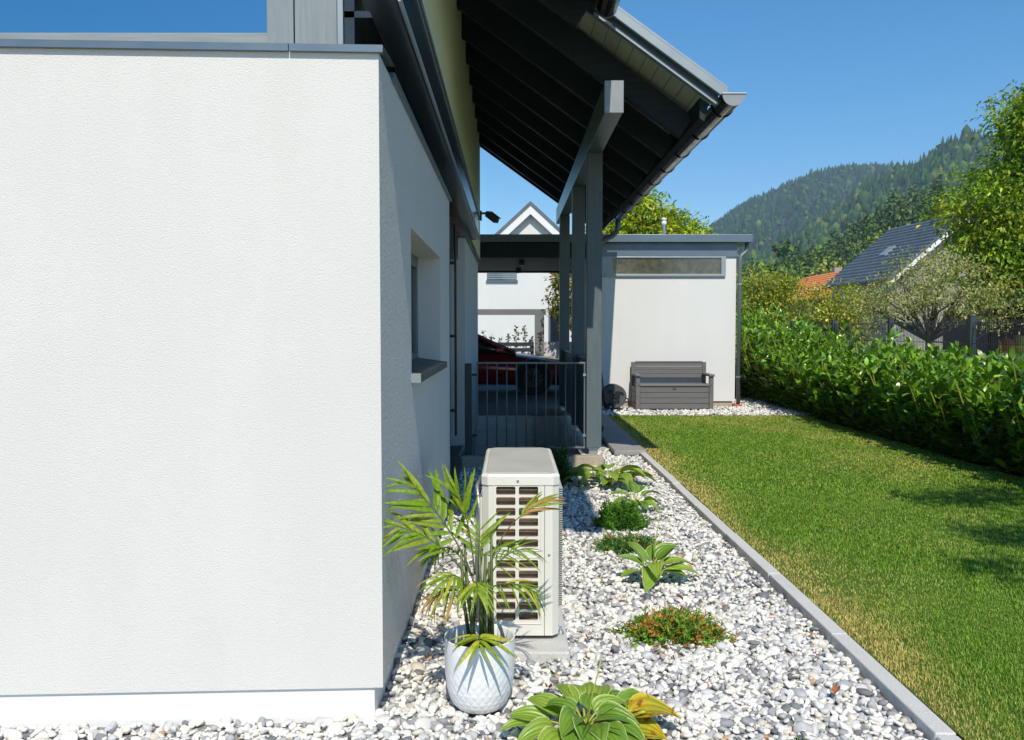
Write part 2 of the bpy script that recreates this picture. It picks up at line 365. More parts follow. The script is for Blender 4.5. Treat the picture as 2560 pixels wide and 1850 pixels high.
# annex wall with a window opening in its side
wy0, wy1, wz0, wz1, wd = 4.2, 5.95, 1.262, 1.985, .2
m = MB()
m.add([(XL,fy(XL),.132),(HX,3.2,.132),(HX,3.2,TOP),(XL,fy(XL),TOP)], [(0,1,2,3)])
ys = [3.2, wy0, wy1, YE]; zs = [.132, wz0, wz1, TOP]
for i in range(3):
    for k in range(3):
        if i == 1 and k == 1: continue
        m.add([(HX,ys[i],zs[k]),(HX,ys[i+1],zs[k]),(HX,ys[i+1],zs[k+1]),(HX,ys[i],zs[k+1])], [(0,1,2,3)])
xi = HX - wd
for (a, c) in (((wy0,wz0),(wy0,wz1)), ((wy0,wz1),(wy1,wz1)), ((wy1,wz1),(wy1,wz0)), ((wy1,wz0),(wy0,wz0))):
    m.add([(HX,a[0],a[1]),(HX,c[0],c[1]),(xi,c[0],c[1]),(xi,a[0],a[1])], [(0,1,2,3)])
m.add([(HX,YE,.132),(-2.2,YE,.132),(-2.2,YE,TOP),(HX,YE,TOP)], [(0,1,2,3)])
m.add([(XL,fy(XL),.132),(HX,3.2,.132),(HX,YE,.132),(-2.2,YE,.132),(XL,YE,.132)], [(0,1,2,3,4)])
me = bpy.data.meshes.new("wall"); me.from_pydata(m.v, [], m.f); bm = bmesh.new(); bm.from_mesh(me); bmesh.ops.remove_doubles(bm, verts=bm.verts, dist=.0005); bmesh.ops.recalc_face_normals(bm, faces=bm.faces); bm.to_mesh(me); bm.free()
me.materials.append(M['stucco']); me.materials.append(M['stucco2'])
for pl_ in me.polygons:
    if abs(pl_.normal.x) > .9 and abs(pl_.center.x - HX) < .01: pl_.material_index = 1
link("wall", me, house, label="white textured render wall with a deep window recess")
MB().add([(XL,fy(XL)+.012,-.1),(HX-.034,3.212,-.1),(HX-.034,YE-.01,-.1),(XL,YE-.01,-.1),(XL,fy(XL)+.012,.15),(HX-.034,3.212,.15),(HX-.034,YE-.01,.15),(XL,YE-.01,.15)],
  [(0,1,5,4),(1,2,6,5),(2,3,7,6),(3,0,4,7),(4,5,6,7)]).build("plinth", M['plinth'], house)
# coping: sheet metal with a turned-down lip, two lengths meeting at a joint
def coping(xa, xb):
    m = MB()
    y0a, y0b = fy(xa)-.02, fy(xb)-.02
    m.add([(xa,y0a,TOP-.004),(xb,y0b,TOP-.004),(xb,y0b,TOP+.022),(xa,y0a,TOP+.022),(xa,y0a+.34,TOP+.045),(xb,y0b+.34,TOP+.045),(xa,y0a+.03,TOP-.004),(xb,y0b+.03,TOP-.004)],
          [(0,1,2,3),(3,2,5,4),(0,6,7,1)])
    return m
coping(XL, -.806).build("coping", M['zinc'], house)
coping(-.803, HX+.018).build("coping", M['zinc'], house)
MB().box(HX-.16, HX+.018, 3.522, YE+.02, TOP-.004, TOP+.024).build("coping", M['zinc'], house, bev=.003)
MB().add([(XL,3.3,TOP+.002),(HX-.05,3.3,TOP+.002),(HX-.05,YE,TOP+.002),(XL,YE,TOP+.002)], [(0,1,2,3)]).build("flat_roof", M['zinc'], house)
# side window
win = MB().box(xi, xi+.045, wy0+.005, wy1-.005, wz0+.0, wz0+.07).box(xi, xi+.045, wy0+.005, wy1-.005, wz1-.075, wz1).box(xi, xi+.0455, wy0, wy0+.07, wz0, wz1).box(xi, xi+.0455, wy1-.07, wy1, wz0, wz1).box(xi, xi+.045, 5.02, 5.1, wz0, wz1).build("window", M['railing'], house, bev=.004)
MB().box(xi+.01, xi+.02, wy0+.06, wy1-.06, wz0+.06, wz1-.06).build("pane", M['glass'], win)
MB().prism([(xi+.045, wz0+.034), (HX+.045, wz0+.006), (HX+.045, wz0-.032), (HX+.041, wz0-.032), (HX+.041, wz0+.002), (xi+.045, wz0+.02)], wy0-.01, wy1+.0, 'y').build("sill", M['dark'], win)
MB().box(HX-.0, HX+.047, wy0-.014, wy0-.0105, wz0-.032, wz0+.014).build("sill_end", M['zinc_light'], win)
# upper storey front: window mirroring the sky, cladding boards, corner post
MB().box(-6, -.962, 3.47, 3.50, 2.45, 2.668).build("window_rail", M['cladx'], house, bev=.003)
up = MB().box(-6, -.962, 3.52, 3.56, 2.62, 2.70).build("upper_window", M['railing'], house)
MB().box(-6, -.961, 3.505, 3.515, 2.64, 4.3).build("pane", M['mirror'], up)
for x0, x1 in ((-.958, -.853), (-.848, -.682)): MB().box(x0, x1, 3.44, 3.47, 2.45, 4.3).build("cladding_board", M['clad'], house, bev=.002)
MB().box(-.954, -.684, 3.472, 3.50, 2.45, 4.3).build("cladding_backing", M['black'], house)
MB().box(-.680, -.657, 3.435, 3.475, 2.45, 4.3).build("corner_trim", M['zinc_light'], house, bev=.002)
MB().box(-.655, -.615, 3.45, 3.62, 2.45, 4.3).build("corner_post", M['edge'], house)
for k in range(9):
    MB().box(-.66-.004*k, -.632-.004*k, 3.63, 4.62, 2.53+k*.125, 2.645+k*.125).build("side_board", M['edge'], house, bev=.003)
# long dark edge beam and its boxed soffit over the annex
MB().box(-.52, -.405, 3.1, 11.3, 2.66, 2.93).build("edge_beam", M['edge'], house, bev=.006)
MB().box(-.404, -.392, 3.09, 11.31, 2.925, 2.955).build("beam_flashing", M['zinc'], house)
MB().box(-.398, -.388, 3.1, 11.3, 2.653, 2.675).build("beam_drip", M['zinc_light'], house)
MB().box(-.66, -.525, 3.45, 11.3, 2.72, 2.745).build("soffit_panel", M['edge'], house)
# main wall of the upper storey and the second ground floor block
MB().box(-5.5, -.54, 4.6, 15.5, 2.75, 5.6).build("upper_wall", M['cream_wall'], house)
MB().box(-3, -.53, 10.1, 14.1, .0, 2.56).build("wall", M['smooth_wall'], house, label="white wall of the rear ground floor block")
MB().box(-3, -.505, 10.08, 14.12, 2.562, 2.59).build("coping", M['zinc'], house, bev=.003)
MB().box(-3, -.75, YE, 10.09, .14, 2.7).build("terrace_door", M['glass'], house)
tdo = MB()
for yy in (YE+.02, 8.4, 9.98): tdo.box(-.78, -.70, yy, yy+.07, .14, 2.5)
tdo.box(-.78, -.701, YE+.02, 10.05, 2.42, 2.5).build("door_frame", M['dark'], house)
MB().box(-3, -.515, YE+.02, 10.09, -.05, .12).build("door_step", M['dark'], house, bev=.004)
bl = MB()
for k in range(14): bl.box(-.70, -.60, YE+.1, 10.0, 2.30+k*.022, 2.306+k*.022)
bl.build("blind_slats", M['railing'], house)
rod = MB().tube([(-.585, 9.2, .35), (-.585, 9.2, 2.62)], .013, 8).build("blind_rod", M['black'], house)
for z in (.62, 1.42, 2.2): MB().box(-.70, -.58, 9.185, 9.215, z-.015, z+.015).build("rod_bracket", M['black'], rod)
# ------------------------------------------------------------------ porch roof
SL = .72
def zr(x): return 4.36 - SL*x                 # underside of the rafters
roof = link("roof", MB().prism([(-5.0, zr(-5.0)+.345), (1.74, zr(1.74)+.345), (1.80, zr(1.80)+.47), (-5.0, zr(-5.0)+.47)], 7.5, 15.62, 'y').mesh("roof", M['zinc_light']), house, label="grey sheet metal roof over the porch")
roof.matrix_parent_inverse = parent_inv(house)
cs = 1/math.sqrt(1+SL*SL); sn = SL*cs
rp = [(-.54, zr(-.54)), (1.545, zr(1.545)), (1.545+.24*sn*.9, zr(1.545)+.24*cs*.9), (-.54, zr(-.54)+.305)]
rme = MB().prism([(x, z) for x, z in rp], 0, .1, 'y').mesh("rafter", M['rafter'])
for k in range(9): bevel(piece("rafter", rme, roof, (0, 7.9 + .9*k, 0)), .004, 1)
# soffit boards, running along the eave, one after another up the slope
bw = .135
bme = MB().box(0, bw-.006, 0, 8.12, 0, .02).mesh("soffit_board", M['soffit'])
ang = math.atan(SL)
for k in range(17):
    s0 = 1.72 - k*bw*cs
    piece("soffit_board", bme, roof, (s0 - bw*cs, 7.5, zr(s0 - bw*cs) + .315), (0, ang, 0))
MB().prism([(-5, zr(-5)+.33), (1.78, zr(1.78)+.33), (1.78, zr(1.78)+.43), (-5, zr(-5)+.43)], 7.44, 7.475, 'y').build("verge_board", M['dark'], roof)
MB().prism([(-5, zr(-5)+.318), (1.76, zr(1.76)+.318), (1.76, zr(1.76)+.336), (-5, zr(-5)+.336)], 7.42, 7.50, 'y').build("drip_strip", M['zinc_light'], roof)
MB().prism([(-5, zr(-5)+.41), (1.86, zr(1.86)+.41), (1.86, zr(1.86)+.50), (-5, zr(-5)+.50)], 7.39, 7.435, 'y').prism([(-5, zr(-5)+.50), (1.86, zr(1.86)+.50), (1.86, zr(1.86)+.53), (-5, zr(-5)+.53)], 7.40, 7.56, 'y').build("verge_flashing", M['zinc_light'], roof, bev=.006)
MB().prism([(-5, zr(-5)+.02), (1.6, zr(1.6)+.02), (1.6, zr(1.6)+.34), (-5, zr(-5)+.34)], 15.56, 15.60, 'y').build("verge_board", M['rafter'], roof)
# the nearer, shorter stretch of the same roof above the annex
XN = .66
near = MB().prism([(-5, zr(-5)+.345), (XN+.06, zr(XN+.06)+.345), (XN+.1, zr(XN+.1)+.47), (-5, zr(-5)+.47)], 2.45, 7.38, 'y').build("roof_slope", M['zinc_light'], house)
MB().prism([(-5, zr(-5)+.28), (XN+.04, zr(XN+.04)+.28), (XN+.04, zr(XN+.04)+.335), (-5, zr(-5)+.335)], 2.5, 7.37, 'y').build("soffit_panel", M['rafter'], near)
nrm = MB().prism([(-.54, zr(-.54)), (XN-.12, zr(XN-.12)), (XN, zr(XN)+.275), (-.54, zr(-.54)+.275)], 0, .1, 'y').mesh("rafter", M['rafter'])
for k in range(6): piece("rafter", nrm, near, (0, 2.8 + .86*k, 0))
def gutter(xc, zt, y0, y1, parent, r=.092, mat='gutter'):
    m = MB(); n = 14; vs = []
    for rr in (r, r-.006):
        for y in (y0, y1):
            for i in range(n+1):
                t = math.pi*i/n; vs.append((xc - rr*math.cos(t), y, zt - rr*1.05*math.sin(t)))
    fs = []; q = n+1
    for i in range(n): fs += [(i, i+1, q+i+1, q+i), (2*q+i, 3*q+i, 3*q+i+1, 2*q+i+1)]
    m.add(vs, fs); m.tube([(xc+r, y0, zt), (xc+r, y1, zt)], .009, 8); m.tube([(xc-r, y0, zt+.004), (xc-r, y1, zt+.004)], .005, 6)
    g = m.build("gutter", M[mat], parent, smooth=True); auto_smooth(g, 50)
    cap = [(xc - (r+.004)*math.cos(math.pi*i/n), zt - (r+.004)*1.05*math.sin(math.pi*i/n)) for i in range(n+1)]
    MB().prism(cap, y0-.012, y0+.002, 'y').tube([(xc-r-.006, y0-.008, zt+.002), (xc+r+.012, y0-.008, zt+.002)], .011, 8).build("gutter_cap", M['gutcap'], g)
    MB().prism(cap, y1-.002, y1+.01, 'y').build("gutter_cap", M['gutcap'], g)
    return g
gt = gutter(1.885, 3.475, 7.34, 15.25, house)
n = 14
bra = MB().tube([(1.885 - .098*math.cos(math.pi*i/n), 0, 3.475 - .101*math.sin(math.pi*i/n)) for i in range(-1, n+1)], .007, 6).box(1.69, 1.80, -.012, .012, 3.475, 3.482).mesh("gutter_bracket", M['black'])
for k in range(9): piece("gutter_bracket", bra, gt, (0, 7.72 + .9*k, 0))
MB().tube([(1.885, 15.12, 3.38), (1.885, 15.12, 3.28), (1.87, 15.14, 3.21), (1.80, 15.17, 3.14), (1.62, 15.2, 3.05), (1.52, 15.22, 3.01), (1.46, 15.24, 2.93), (1.46, 15.25, 2.8), (1.46, 15.25, .1)], .048, 14).build("downpipe", M['railing'], gt, smooth=True)
MB().prism([(1.64, zr(1.64)+.14), (1.68, zr(1.68)+.14), (1.72, zr(1.72)+.33), (1.64, zr(1.64)+.36)], 7.52, 15.6, 'y').build("eave_board", M['rafter'], roof)
g2 = gutter(XN+.15, zr(XN)+.31, 2.5, 7.33, house, .085)
# purlin, posts
pu = MB().box(.822, .98, 7.56, 15.45, 3.375, 3.64).build("purlin", M['beamy'], house, bev=.005)
MB().box(.818, .984, 7.54, 7.558, 3.37, 3.645).build("end_plate", M['gutcap'], pu, bev=.002)
for x in (.845, .957):
    for z in (3.405, 3.61): MB().lathe([(.006, -.004), (.004, 0)], (x, 7.541, z), 8, 'y').build("nail", M['galv'], pu)
for y in (9.3, 11.45, 14.35):
    po = MB().box(.822, .985, y-.08, y+.085, .215, 3.374).build("post", M['beamz'], house, bev=.006)
    MB().box(.855, .95, y-.04, y+.045, .12, .214).box(.84, .965, y-.06, y+.07, .20, .2145).build("post_foot", M['galv'], po)
# ------------------------------------------------------------------ camera on the beam, railing, stairwell
sc_ = empty("security_camera", (-.39, 11.3, 2.95), "small black bullet camera at the far end of the dark beam", "camera")
MB().box(-.392, -.37, 11.2, 11.3, 2.91, 3.03).tube([(-.37, 11.25, 3.0), (-.30, 11.22, 3.0), (-.27, 11.2, 2.97)], .014, 8).build("bracket", M['black'], sc_)
mat = Matrix.Translation((-.24, 11.15, 2.945)) @ Matrix.Rotation(R(35), 4, 'Z') @ Matrix.Rotation(R(28), 4, 'X')
MB().box(-.038, .038, -.13, .1, -.036, .036, mat).box(-.043, .043, -.16, .08, .036, .044, mat).build("body", M['resin'], sc_, bev=.008)
lm_ = [mat @ Vector((0, -.128, 0)), mat @ Vector((0, -.136, 0))]; MB().tube(lm_, .024, 14).build("lens", M['glass'], sc_)
rl = empty("railing", (.22, 9.3, .2), "dark metal railing of thin upright bars in front of the stairwell", "railing")
fr = MB()
fr.box(-.367, .815, 9.288, 9.312, 1.118, 1.138).box(-.367, .815, 9.288, 9.312, .198, .216).box(-.367, -.35, 9.29, 9.31, .216, 1.118).box(.798, .815, 9.29, 9.31, .216, 1.118)
fr.build("frame", M['railing'], rl, bev=.002)
bar = MB().tube([(0, 0, .216), (0, 0, 1.118)], .0072, 8).mesh("bar", M['railing'], True)
for k in range(1, 11): piece("bar", bar, rl, (-.358 + k*.1066, 9.3, 0))
MB().box(-.49, -.418, 9.22, 9.32, .05, 1.125).build("post", M['dark'], rl, bev=.004)
for z in (1.0, .34):
    MB().box(-.42, -.36, 9.29, 9.31, z-.012, z+.012).build("clip", M['black'], rl); MB().box(.79, .825, 9.275, 9.285, z-.014, z+.014).build("clip", M['galv'], rl)
sw = empty("stairwell_wall", (.86, 11.5, 0), "low concrete wall edging the stairwell under the porch posts", "wall")
MB().box(.774, .95, 9.26, 14.8, -1.6, .135).build("side_wall", M['concrete'], sw, bev=.008)
MB().box(-.53, 1.0, 9.12, 9.255, -1.6, .135).build("front_kerb", M['oldconc'], sw, bev=.008)
MB().box(-.56, -.532, 9.26, 13.6, -1.6, .13).build("inner_wall", M['concrete'], sw)
MB().box(.352, .773, 13.2, 13.52, -1.6, .13).build("end_wall", M['concrete'], sw)
stc = empty("stairs", (-.1, 13.3, 0), "concrete stairs going down from the carport behind the railing", "stairs")
for k in range(7): MB().box(-.53, .35, 13.5-.29*(k+1), 13.5-.29*k+.02, -1.6, .138-.2*k - (.0 if k else .002)).build("step", M['step'], stc, bev=.008)
MB().box(-.53, .774, 9.26, 11.5, -1.62, -1.5).build("landing", M['concrete'], stc)
for i, (y0, y1, zt) in enumerate(((9.39, 11.36, 1.16), (11.54, 14.26, 1.16))):
    sp = empty("screen_panel", (.9, (y0+y1)/2, .2), ("dark privacy panel between the first and second porch post", "dark privacy panel between the second and third porch post")[i], "panel", "dark panels between the porch posts")
    nb = 5 if i == 0 else 7; st = (y1-y0)/nb
    for k in range(nb): MB().box(.90, .925, y0+st*k+.004, y0+st*(k+1)-.004, .19, zt-.03).build("board", M['dark'], sp, bev=.002)
    MB().box(.885, .945, y0, y1, zt-.028, zt).build("cap_rail", M['beamy'], sp, bev=.004); MB().box(.928, .94, y0, y1, .3, .36).box(.928, .94, y0, y1, .9, .96).build("batten", M['dark'], sp)
sb = MB().box(1.22, 1.598, 10.0, 14.3, .015, .075).build("stepping_slab", M['slab'], None, bev=.012, label="long grey slab path beside the lawn near the porch post", category="slab")
pr = MB().lathe([(.07, 0), (.10, .13), (.108, .13), (.108, .16), (.098, .16), (.06, .02)], (1.19, 11.8, .0), 20, cap=False).build("flower_pot", M['terracotta'], None, True, label="small red plastic pot behind the front porch post", category="pot")
# ------------------------------------------------------------------ carport and shed under one flat roof
sh = empty("shed", (1.45, 15.8, 0), "white garden shed and carport under a flat grey roof", "shed")
MB().box(1.45, 4.145, 15.8, 19.6, .17, 3.02).build("wall", M['smooth_wall'], sh)
MB().box(1.47, 4.11, 15.83, 19.58, -.05, .172).build("plinth", M['oldconc'], sh)
MB().box(-5.5, 4.40, 15.64, 20.0, 3.075, 3.215).build("roof", M['zinc'], sh, bev=.006)
MB().box(1.44, 4.155, 15.77, 15.798, 2.82, 3.07).build("fascia_board", M['zinc'], sh)
MB().box(-5.4, 1.4, 15.66, 15.86, 2.80, 3.065).build("carport_beam", M['rafter'], sh, bev=.006)
MB().box(-5.4, 1.44, 15.87, 19.95, 2.83, 2.87).build("ceiling", M['ceil'], sh)
MB().box(-5.4, 1.44, 19.8, 19.96, 2.80, 3.07).build("carport_beam", M['rafter'], sh)
MB().box(-5.5, -5.3, 15.7, 19.9, .14, 2.8).build("carport_post", M['beamz'], sh)
wn = MB().box(1.46, 3.945, 15.755, 15.799, 2.462, 2.505).box(1.46, 3.945, 15.755, 15.799, 2.80, 2.822).box(1.46, 1.87, 15.756, 15.799, 2.505, 2.80).box(3.86, 3.945, 15.756, 15.799, 2.505, 2.80).build("window", M['zinc_light'], sh, bev=.003)
MB().box(1.86, 3.87, 15.78, 15.79, 2.50, 2.805).build("pane", M['glass2'], wn)
dp = MB().tube([(4.33, 15.78, 3.07), (4.33, 15.78, 2.98), (4.325, 15.78, 2.93), (4.29, 15.78, 2.89), (4.235, 15.77, 2.85), (4.205, 15.76, 2.80), (4.2, 15.76, 2.72), (4.2, 15.76, .12)], .038, 12).build("downpipe", M['railing'], sh, True)
for z in (2.32, .62): MB().lathe([(.044, -.012), (.044, .012)], (4.2, 15.76, z), 12).build("bracket", M['galv'], dp)
MB().box(4.12, 4.26, 15.69, 15.83, .05, .115).build("drain_collar", M['collar'], dp, bev=.01)
MB().lathe([(.03, 3.2), (.03, 3.47), (.048, 3.48), (.048, 3.53), (.035, 3.54), (.035, 3.56), (.05, 3.57), (.05, 3.6), (.01, 3.61)], (2.92, 16.4, 0), 14).build("vent_pipe", M['whitepl'], sh, True)
for i, (x, y) in enumerate(((.22, 16.7), (.18, 18.9))):
    cl = empty("ceiling_lamp", (x, y, 2.83), ("black cube downlight on the carport ceiling, nearer one", "black cube downlight on the carport ceiling, farther one")[i], "lamp", "carport ceiling lamps")
    MB().box(x-.055, x+.055, y-.055, y+.055, 2.73, 2.829).build("housing", M['black'], cl, bev=.004); MB().lathe([(.04, 0), (.04, .006)], (x, y, 2.726), 14).build("diffuser", M['whitepl'], cl)

# ================================================================== HEAT PUMP
hp = empty("heat_pump", (.05, 4.37, .05), "cream outdoor heat pump unit on a concrete base beside the house", "heat pump")
X0, X1, Y0, Y1, Z0, Z1 = -.13, .226, 3.93, 4.81, .068, .825
def plate_with_holes(xs, zs, hole, y, depth, rad, seg=3):
    """grid of cells, each with a rounded opening; faces -Y; inner walls go back by depth"""
    m = MB()
    for i in range(len(xs)-1):
        for k in range(len(zs)-1):
            a0, a1, c0, c1 = xs[i], xs[i+1], zs[k], zs[k+1]; h = hole(i, k)
            if h is None: m.add([(a0,y,c0),(a1,y,c0),(a1,y,c1),(a0,y,c1)], [(0,1,2,3)]); continue
            hx0, hx1, hz0, hz1 = h; inn = []; out = []
            for (cx, cz, ox, oz, st) in ((hx1-rad, hz0+rad, a1, c0, -90), (hx1-rad, hz1-rad, a1, c1, 0), (hx0+rad, hz1-rad, a0, c1, 90), (hx0+rad, hz0+rad, a0, c0, 180)):
                for q in range(seg+1):
                    t = R(st + 90*q/seg); inn.append((cx + rad*math.cos(t), cz + rad*math.sin(t))); out.append((ox, oz))
            n = len(inn); vs = [(p[0], y, p[1]) for p in inn] + [(p[0], y, p[1]) for p in out] + [(p[0], y+depth, p[1]) for p in inn]
            fs = []
            for q in range(n):
                r_ = (q+1) % n
                fs.append((q, r_, n+r_, n+q) if out[q] != out[r_] else (q, r_, n+q)); fs.append((q, 2*n+q, 2*n+r_, r_))
            m.add(vs, fs)
    return m
# shell: chamfered column, open towards the camera
c = .03
poly = [(X0, Y0+c), (X0+c, Y0), (X1-c, Y0), (X1, Y0+c), (X1, Y1-c), (X1-c, Y1), (X0+c, Y1), (X0, Y1-c)]
sh_ = MB(); n8 = len(poly)
for i in range(n8):
    if i == 1: continue
    a, d = poly[i], poly[(i+1) % n8]; sh_.add([(a[0],a[1],Z0),(d[0],d[1],Z0),(d[0],d[1],Z1-.05),(a[0],a[1],Z1-.05)], [(0,1,2,3)])
sh_.add([(p[0], p[1], Z0) for p in poly], [tuple(range(n8))])
sh_.build("casing", M['pump'], hp)
xs = [X0+c, X0+.062, X0+.162, X0+.168, X0+.268, X1-c]; rows = [.134+.049*k for k in range(6)] + [.134+.049*7+.0+.049*k - .0 for k in range(6)]
zs = [Z0] ; 
for r0 in rows: zs += [r0, r0+.049]
zs = sorted(set(round(z, 5) for z in zs + [Z1-.05]))
rset = {round(r0, 5) for r0 in rows}
def hole(i, k):
    if i in (1, 3) and zs[k] in rset: return (xs[i]+.004, xs[i+1]-.004, zs[k]+.005, zs[k+1]-.005)
    return None
xs = [X0+c, X0+.061, X0+.158, X0+.166, X0+.263, X1-c]
pl = plate_with_holes(xs, zs, hole, Y0, .012, .007).build("side_panel", M['pump'], hp)
fr = MB()   # raised surround of each group of openings
for z0, z1 in ((rows[0]-.012, rows[5]+.059), (rows[6]-.012, rows[11]+.057)):
    x0, x1 = X0+.05, X0+.274
    for a in ((x0, x0+.004, z0, z1), (x1-.004, x1, z0, z1), (x0, x1, z0, z0+.004), (x0, x1, z1-.004, z1)): fr.box(a[0], a[1], Y0-.0035, Y0+.0, a[2], a[3])
fr.build("pressed_rib", M['pump'], pl, bev=.0015)
MB().box(X0+.288, X0+.290, Y0-.0015, Y0, Z0, Z1-.05).build("panel_seam", M['black'], pl)
for (x, z) in ((X0+.165, Z1-.028), (X0+.163, Z0+.03), (X0+.31, .45)): MB().lathe([(.0055, 0), (.0055, -.004), (.003, -.005)], (x, Y0-.002 if z < .79 else Y0-.008, z), 10, 'y').build("screw", M['galv'], pl)
MB().box(X0+c+.002, X1-.06, Y0+.035, Y0+.05, Z0+.02, Z1-.06).build("coil_fins", M['coil'], hp)
tub = MB()
for r0 in rows: tub.tube([(X0+.03, Y0+.028, r0+.028), (X1-.05, Y0+.028, r0+.026)], .0042, 6)
tub.build("coil_tubes", M['copper'], hp)
# lid
lid = [(p[0] + (.004 if p[0] > .05 else -.004), p[1] + (.004 if p[1] > 4.4 else -.004)) for p in poly]
top = [( .048 + (p[0]-.048)*.88, 4.37 + (p[1]-4.37)*.955) for p in lid]
L = MB(); L.add([(p[0],p[1],Z1-.052) for p in lid] + [(p[0],p[1],Z1-.012) for p in lid] + [(p[0],p[1],Z1) for p in [(.048+(q[0]-.048)*.95, 4.37+(q[1]-4.37)*.98) for q in lid]], [(i, (i+1) % 8, 8+(i+1) % 8, 8+i) for i in range(8)] + [(8+i, 8+(i+1) % 8, 16+(i+1) % 8, 16+i) for i in range(8)] + [tuple(range(16, 24))])
ld = L.build("lid", M['pump'], hp, bev=.003)
MB().add([(p[0],p[1],Z1+.001) for p in top] + [(p[0],p[1],Z1+.004) for p in [(.048+(q[0]-.048)*.97, 4.37+(q[1]-4.37)*.985) for q in top]], [(i, (i+1) % 8, 8+(i+1) % 8, 8+i) for i in range(8)] + [tuple(range(8, 16))]).build("lid_panel", M['pumptop'], ld)
# fan guard on the garden side: stacked thin wires
gw = MB()
for k in range(54): gw.box(X1+.004, X1+.019, 3.985, 4.76, .19+k*.0105, .1935+k*.0105)
for y in (4.0, 4.2, 4.4, 4.6, 4.74): gw.box(X1+.001, X1+.006, y, y+.006, .18, .77)
gw.build("guard_wires", M['pumptop'], hp)
MB().box(X1-.0, X1+.002, 3.99, 4.75, .18, .78).build("guard_backing", M['coil'], hp)
MB().box(X0+.02, X1-.03, Y0+.05, Y0+.11, .046, Z0).box(X0+.02, X1-.03, Y1-.11, Y1-.05, .046, Z0).build("foot_rail", M['black'], hp)
MB().box(X1-.02, X1+.028, 3.99, 4.05, .046, .052).lathe([(.011, .052), (.011, .062), (.006, .062), (.006, .078)], (X1+.014, 4.02, 0), 6).build("foot_bolt", M['galv'], hp)
hs = MB()
hs.tube([(X0-.012, 4.05, .25), (X0-.022, 4.06, .45), (X0-.014, 4.05, .62), (X0-.03, 4.1, .74), (X0-.01, 4.2, .77)], .009, 8).tube([(X0-.02, 4.12, .12), (X0-.03, 4.12, .4), (X0-.02, 4.12, .66)], .013, 8)
hs.build("pipes", M['galv'], hp, True)
MB().box(X0-.012, X0, 4.0, 4.3, .3, .7).build("valve_cover", M['pump'], hp, bev=.004)
cb = MB().box(-.165, .268, 3.78, 4.95, -.12, .046).build("concrete_base", M['concrete'], None, bev=.008, label="low concrete base under the heat pump", category="base")

# ================================================================== PLANTS: single leaves
def leaf_mesh(name, L_, W_, rise, droop, cup, mat, nl=9, nw=6, shape=.75, wave=0., seed=0, tipz=0.):
    """leaf along +X from the origin, blade normal up; UV: u across, v along"""
    r = random.Random(seed); V = []; UV = []; F = []
    ph = r.uniform(0, 6)
    for i in range(nl+1):
        t = i/nl; x = L_*t; z = rise*math.sin(math.pi*min(1, t*.75)) - droop*t*t
        wv = W_*(math.sin(math.pi*t**shape)**.62 if 0 < t < 1 else 0) + .0006
        for k in range(nw+1):
            s = -1 + 2*k/nw
            V.append((x - .12*L_*abs(s)*0, s*wv*.5, z + cup*wv*(abs(s)**1.4) + wave*math.sin(t*9+ph+s*1.5)*abs(s))); UV.append((s*.5+.5, t))
    for i in range(nl):
        for k in range(nw): a = i*(nw+1)+k; F.append((a, a+1, a+nw+2, a+nw+1))
    V = np.array(V, np.float32); V[:, 0] *= .97
    me = bpy.data.meshes.new(name); me.from_pydata(V.tolist(), [], F); l = me.uv_layers.new(name="UVMap")
    uv = np.array(UV, np.float32)[np.array(F).ravel()]; l.data.foreach_set("uv", uv.ravel()); me.shade_smooth(); me.materials.append(mat); return me
def hostamat(name, c1, c2, edge, spots=None, ribs=34):
    m, nt, b = base_mat(name, .38, 0, .45); uv = N(nt, "ShaderNodeUVMap"); sp = N(nt, "ShaderNodeSeparateXYZ"); nt.links.new(uv.outputs[0], sp.inputs[0])
    v = coords(nt); s = N(nt, "ShaderNodeMath", operation='SUBTRACT'); s.inputs[1].default_value = .5; nt.links.new(sp.outputs[0], s.inputs[0])
    ab = N(nt, "ShaderNodeMath", operation='ABSOLUTE'); nt.links.new(s.outputs[0], ab.inputs[0])
    wb = N(nt, "ShaderNodeMath", operation='MULTIPLY_ADD'); nt.links.new(noise(nt, v, 30, 3), wb.inputs[0]); wb.inputs[1].default_value = .12; nt.links.new(ab.outputs[0], wb.inputs[2])
    col = ramp(nt, noise(nt, v, 14, 3), [(.3, c1), (.7, c2)])
    wvn = N(nt, "ShaderNodeMath", operation='SINE'); mm = N(nt, "ShaderNodeMath", operation='MULTIPLY'); mm.inputs[1].default_value = ribs; nt.links.new(s.outputs[0], mm.inputs[0]); nt.links.new(mm.outputs[0], wvn.inputs[0])
    col = mixc(nt, .35, col, ramp(nt, wvn.outputs[0], [(0., (.6, .65, .6)), (.8, (1.15, 1.1, 1.0))]), 'MULTIPLY')
    if edge: col = mixc(nt, ramp(nt, wb.outputs[0], [(.515, (0, 0, 0)), (.535, (1, 1, 1))]), col, edge)
    if spots: col = mixc(nt, ramp(nt, noise(nt, v, 22, 5, .7), [(.53, (0, 0, 0)), (.6, (1, 1, 1))]), col, spots)
    nt.links.new(col, b.inputs["Base Color"]); bump(nt, b, wvn.outputs[0], .45, .004)
    tr = N(nt, "ShaderNodeBsdfTranslucent"); nt.links.new(mixc(nt, 1., col, (1.2, 1.4, .5), 'MULTIPLY'), tr.inputs[0]); mx = N(nt, "ShaderNodeMixShader"); mx.inputs[0].default_value = .22
    nt.links.new(b.outputs[0], mx.inputs[1]); nt.links.new(tr.outputs[0], mx.inputs[2]); nt.links.new(mx.outputs[0], nt.nodes["Material Output"].inputs[0]); return m
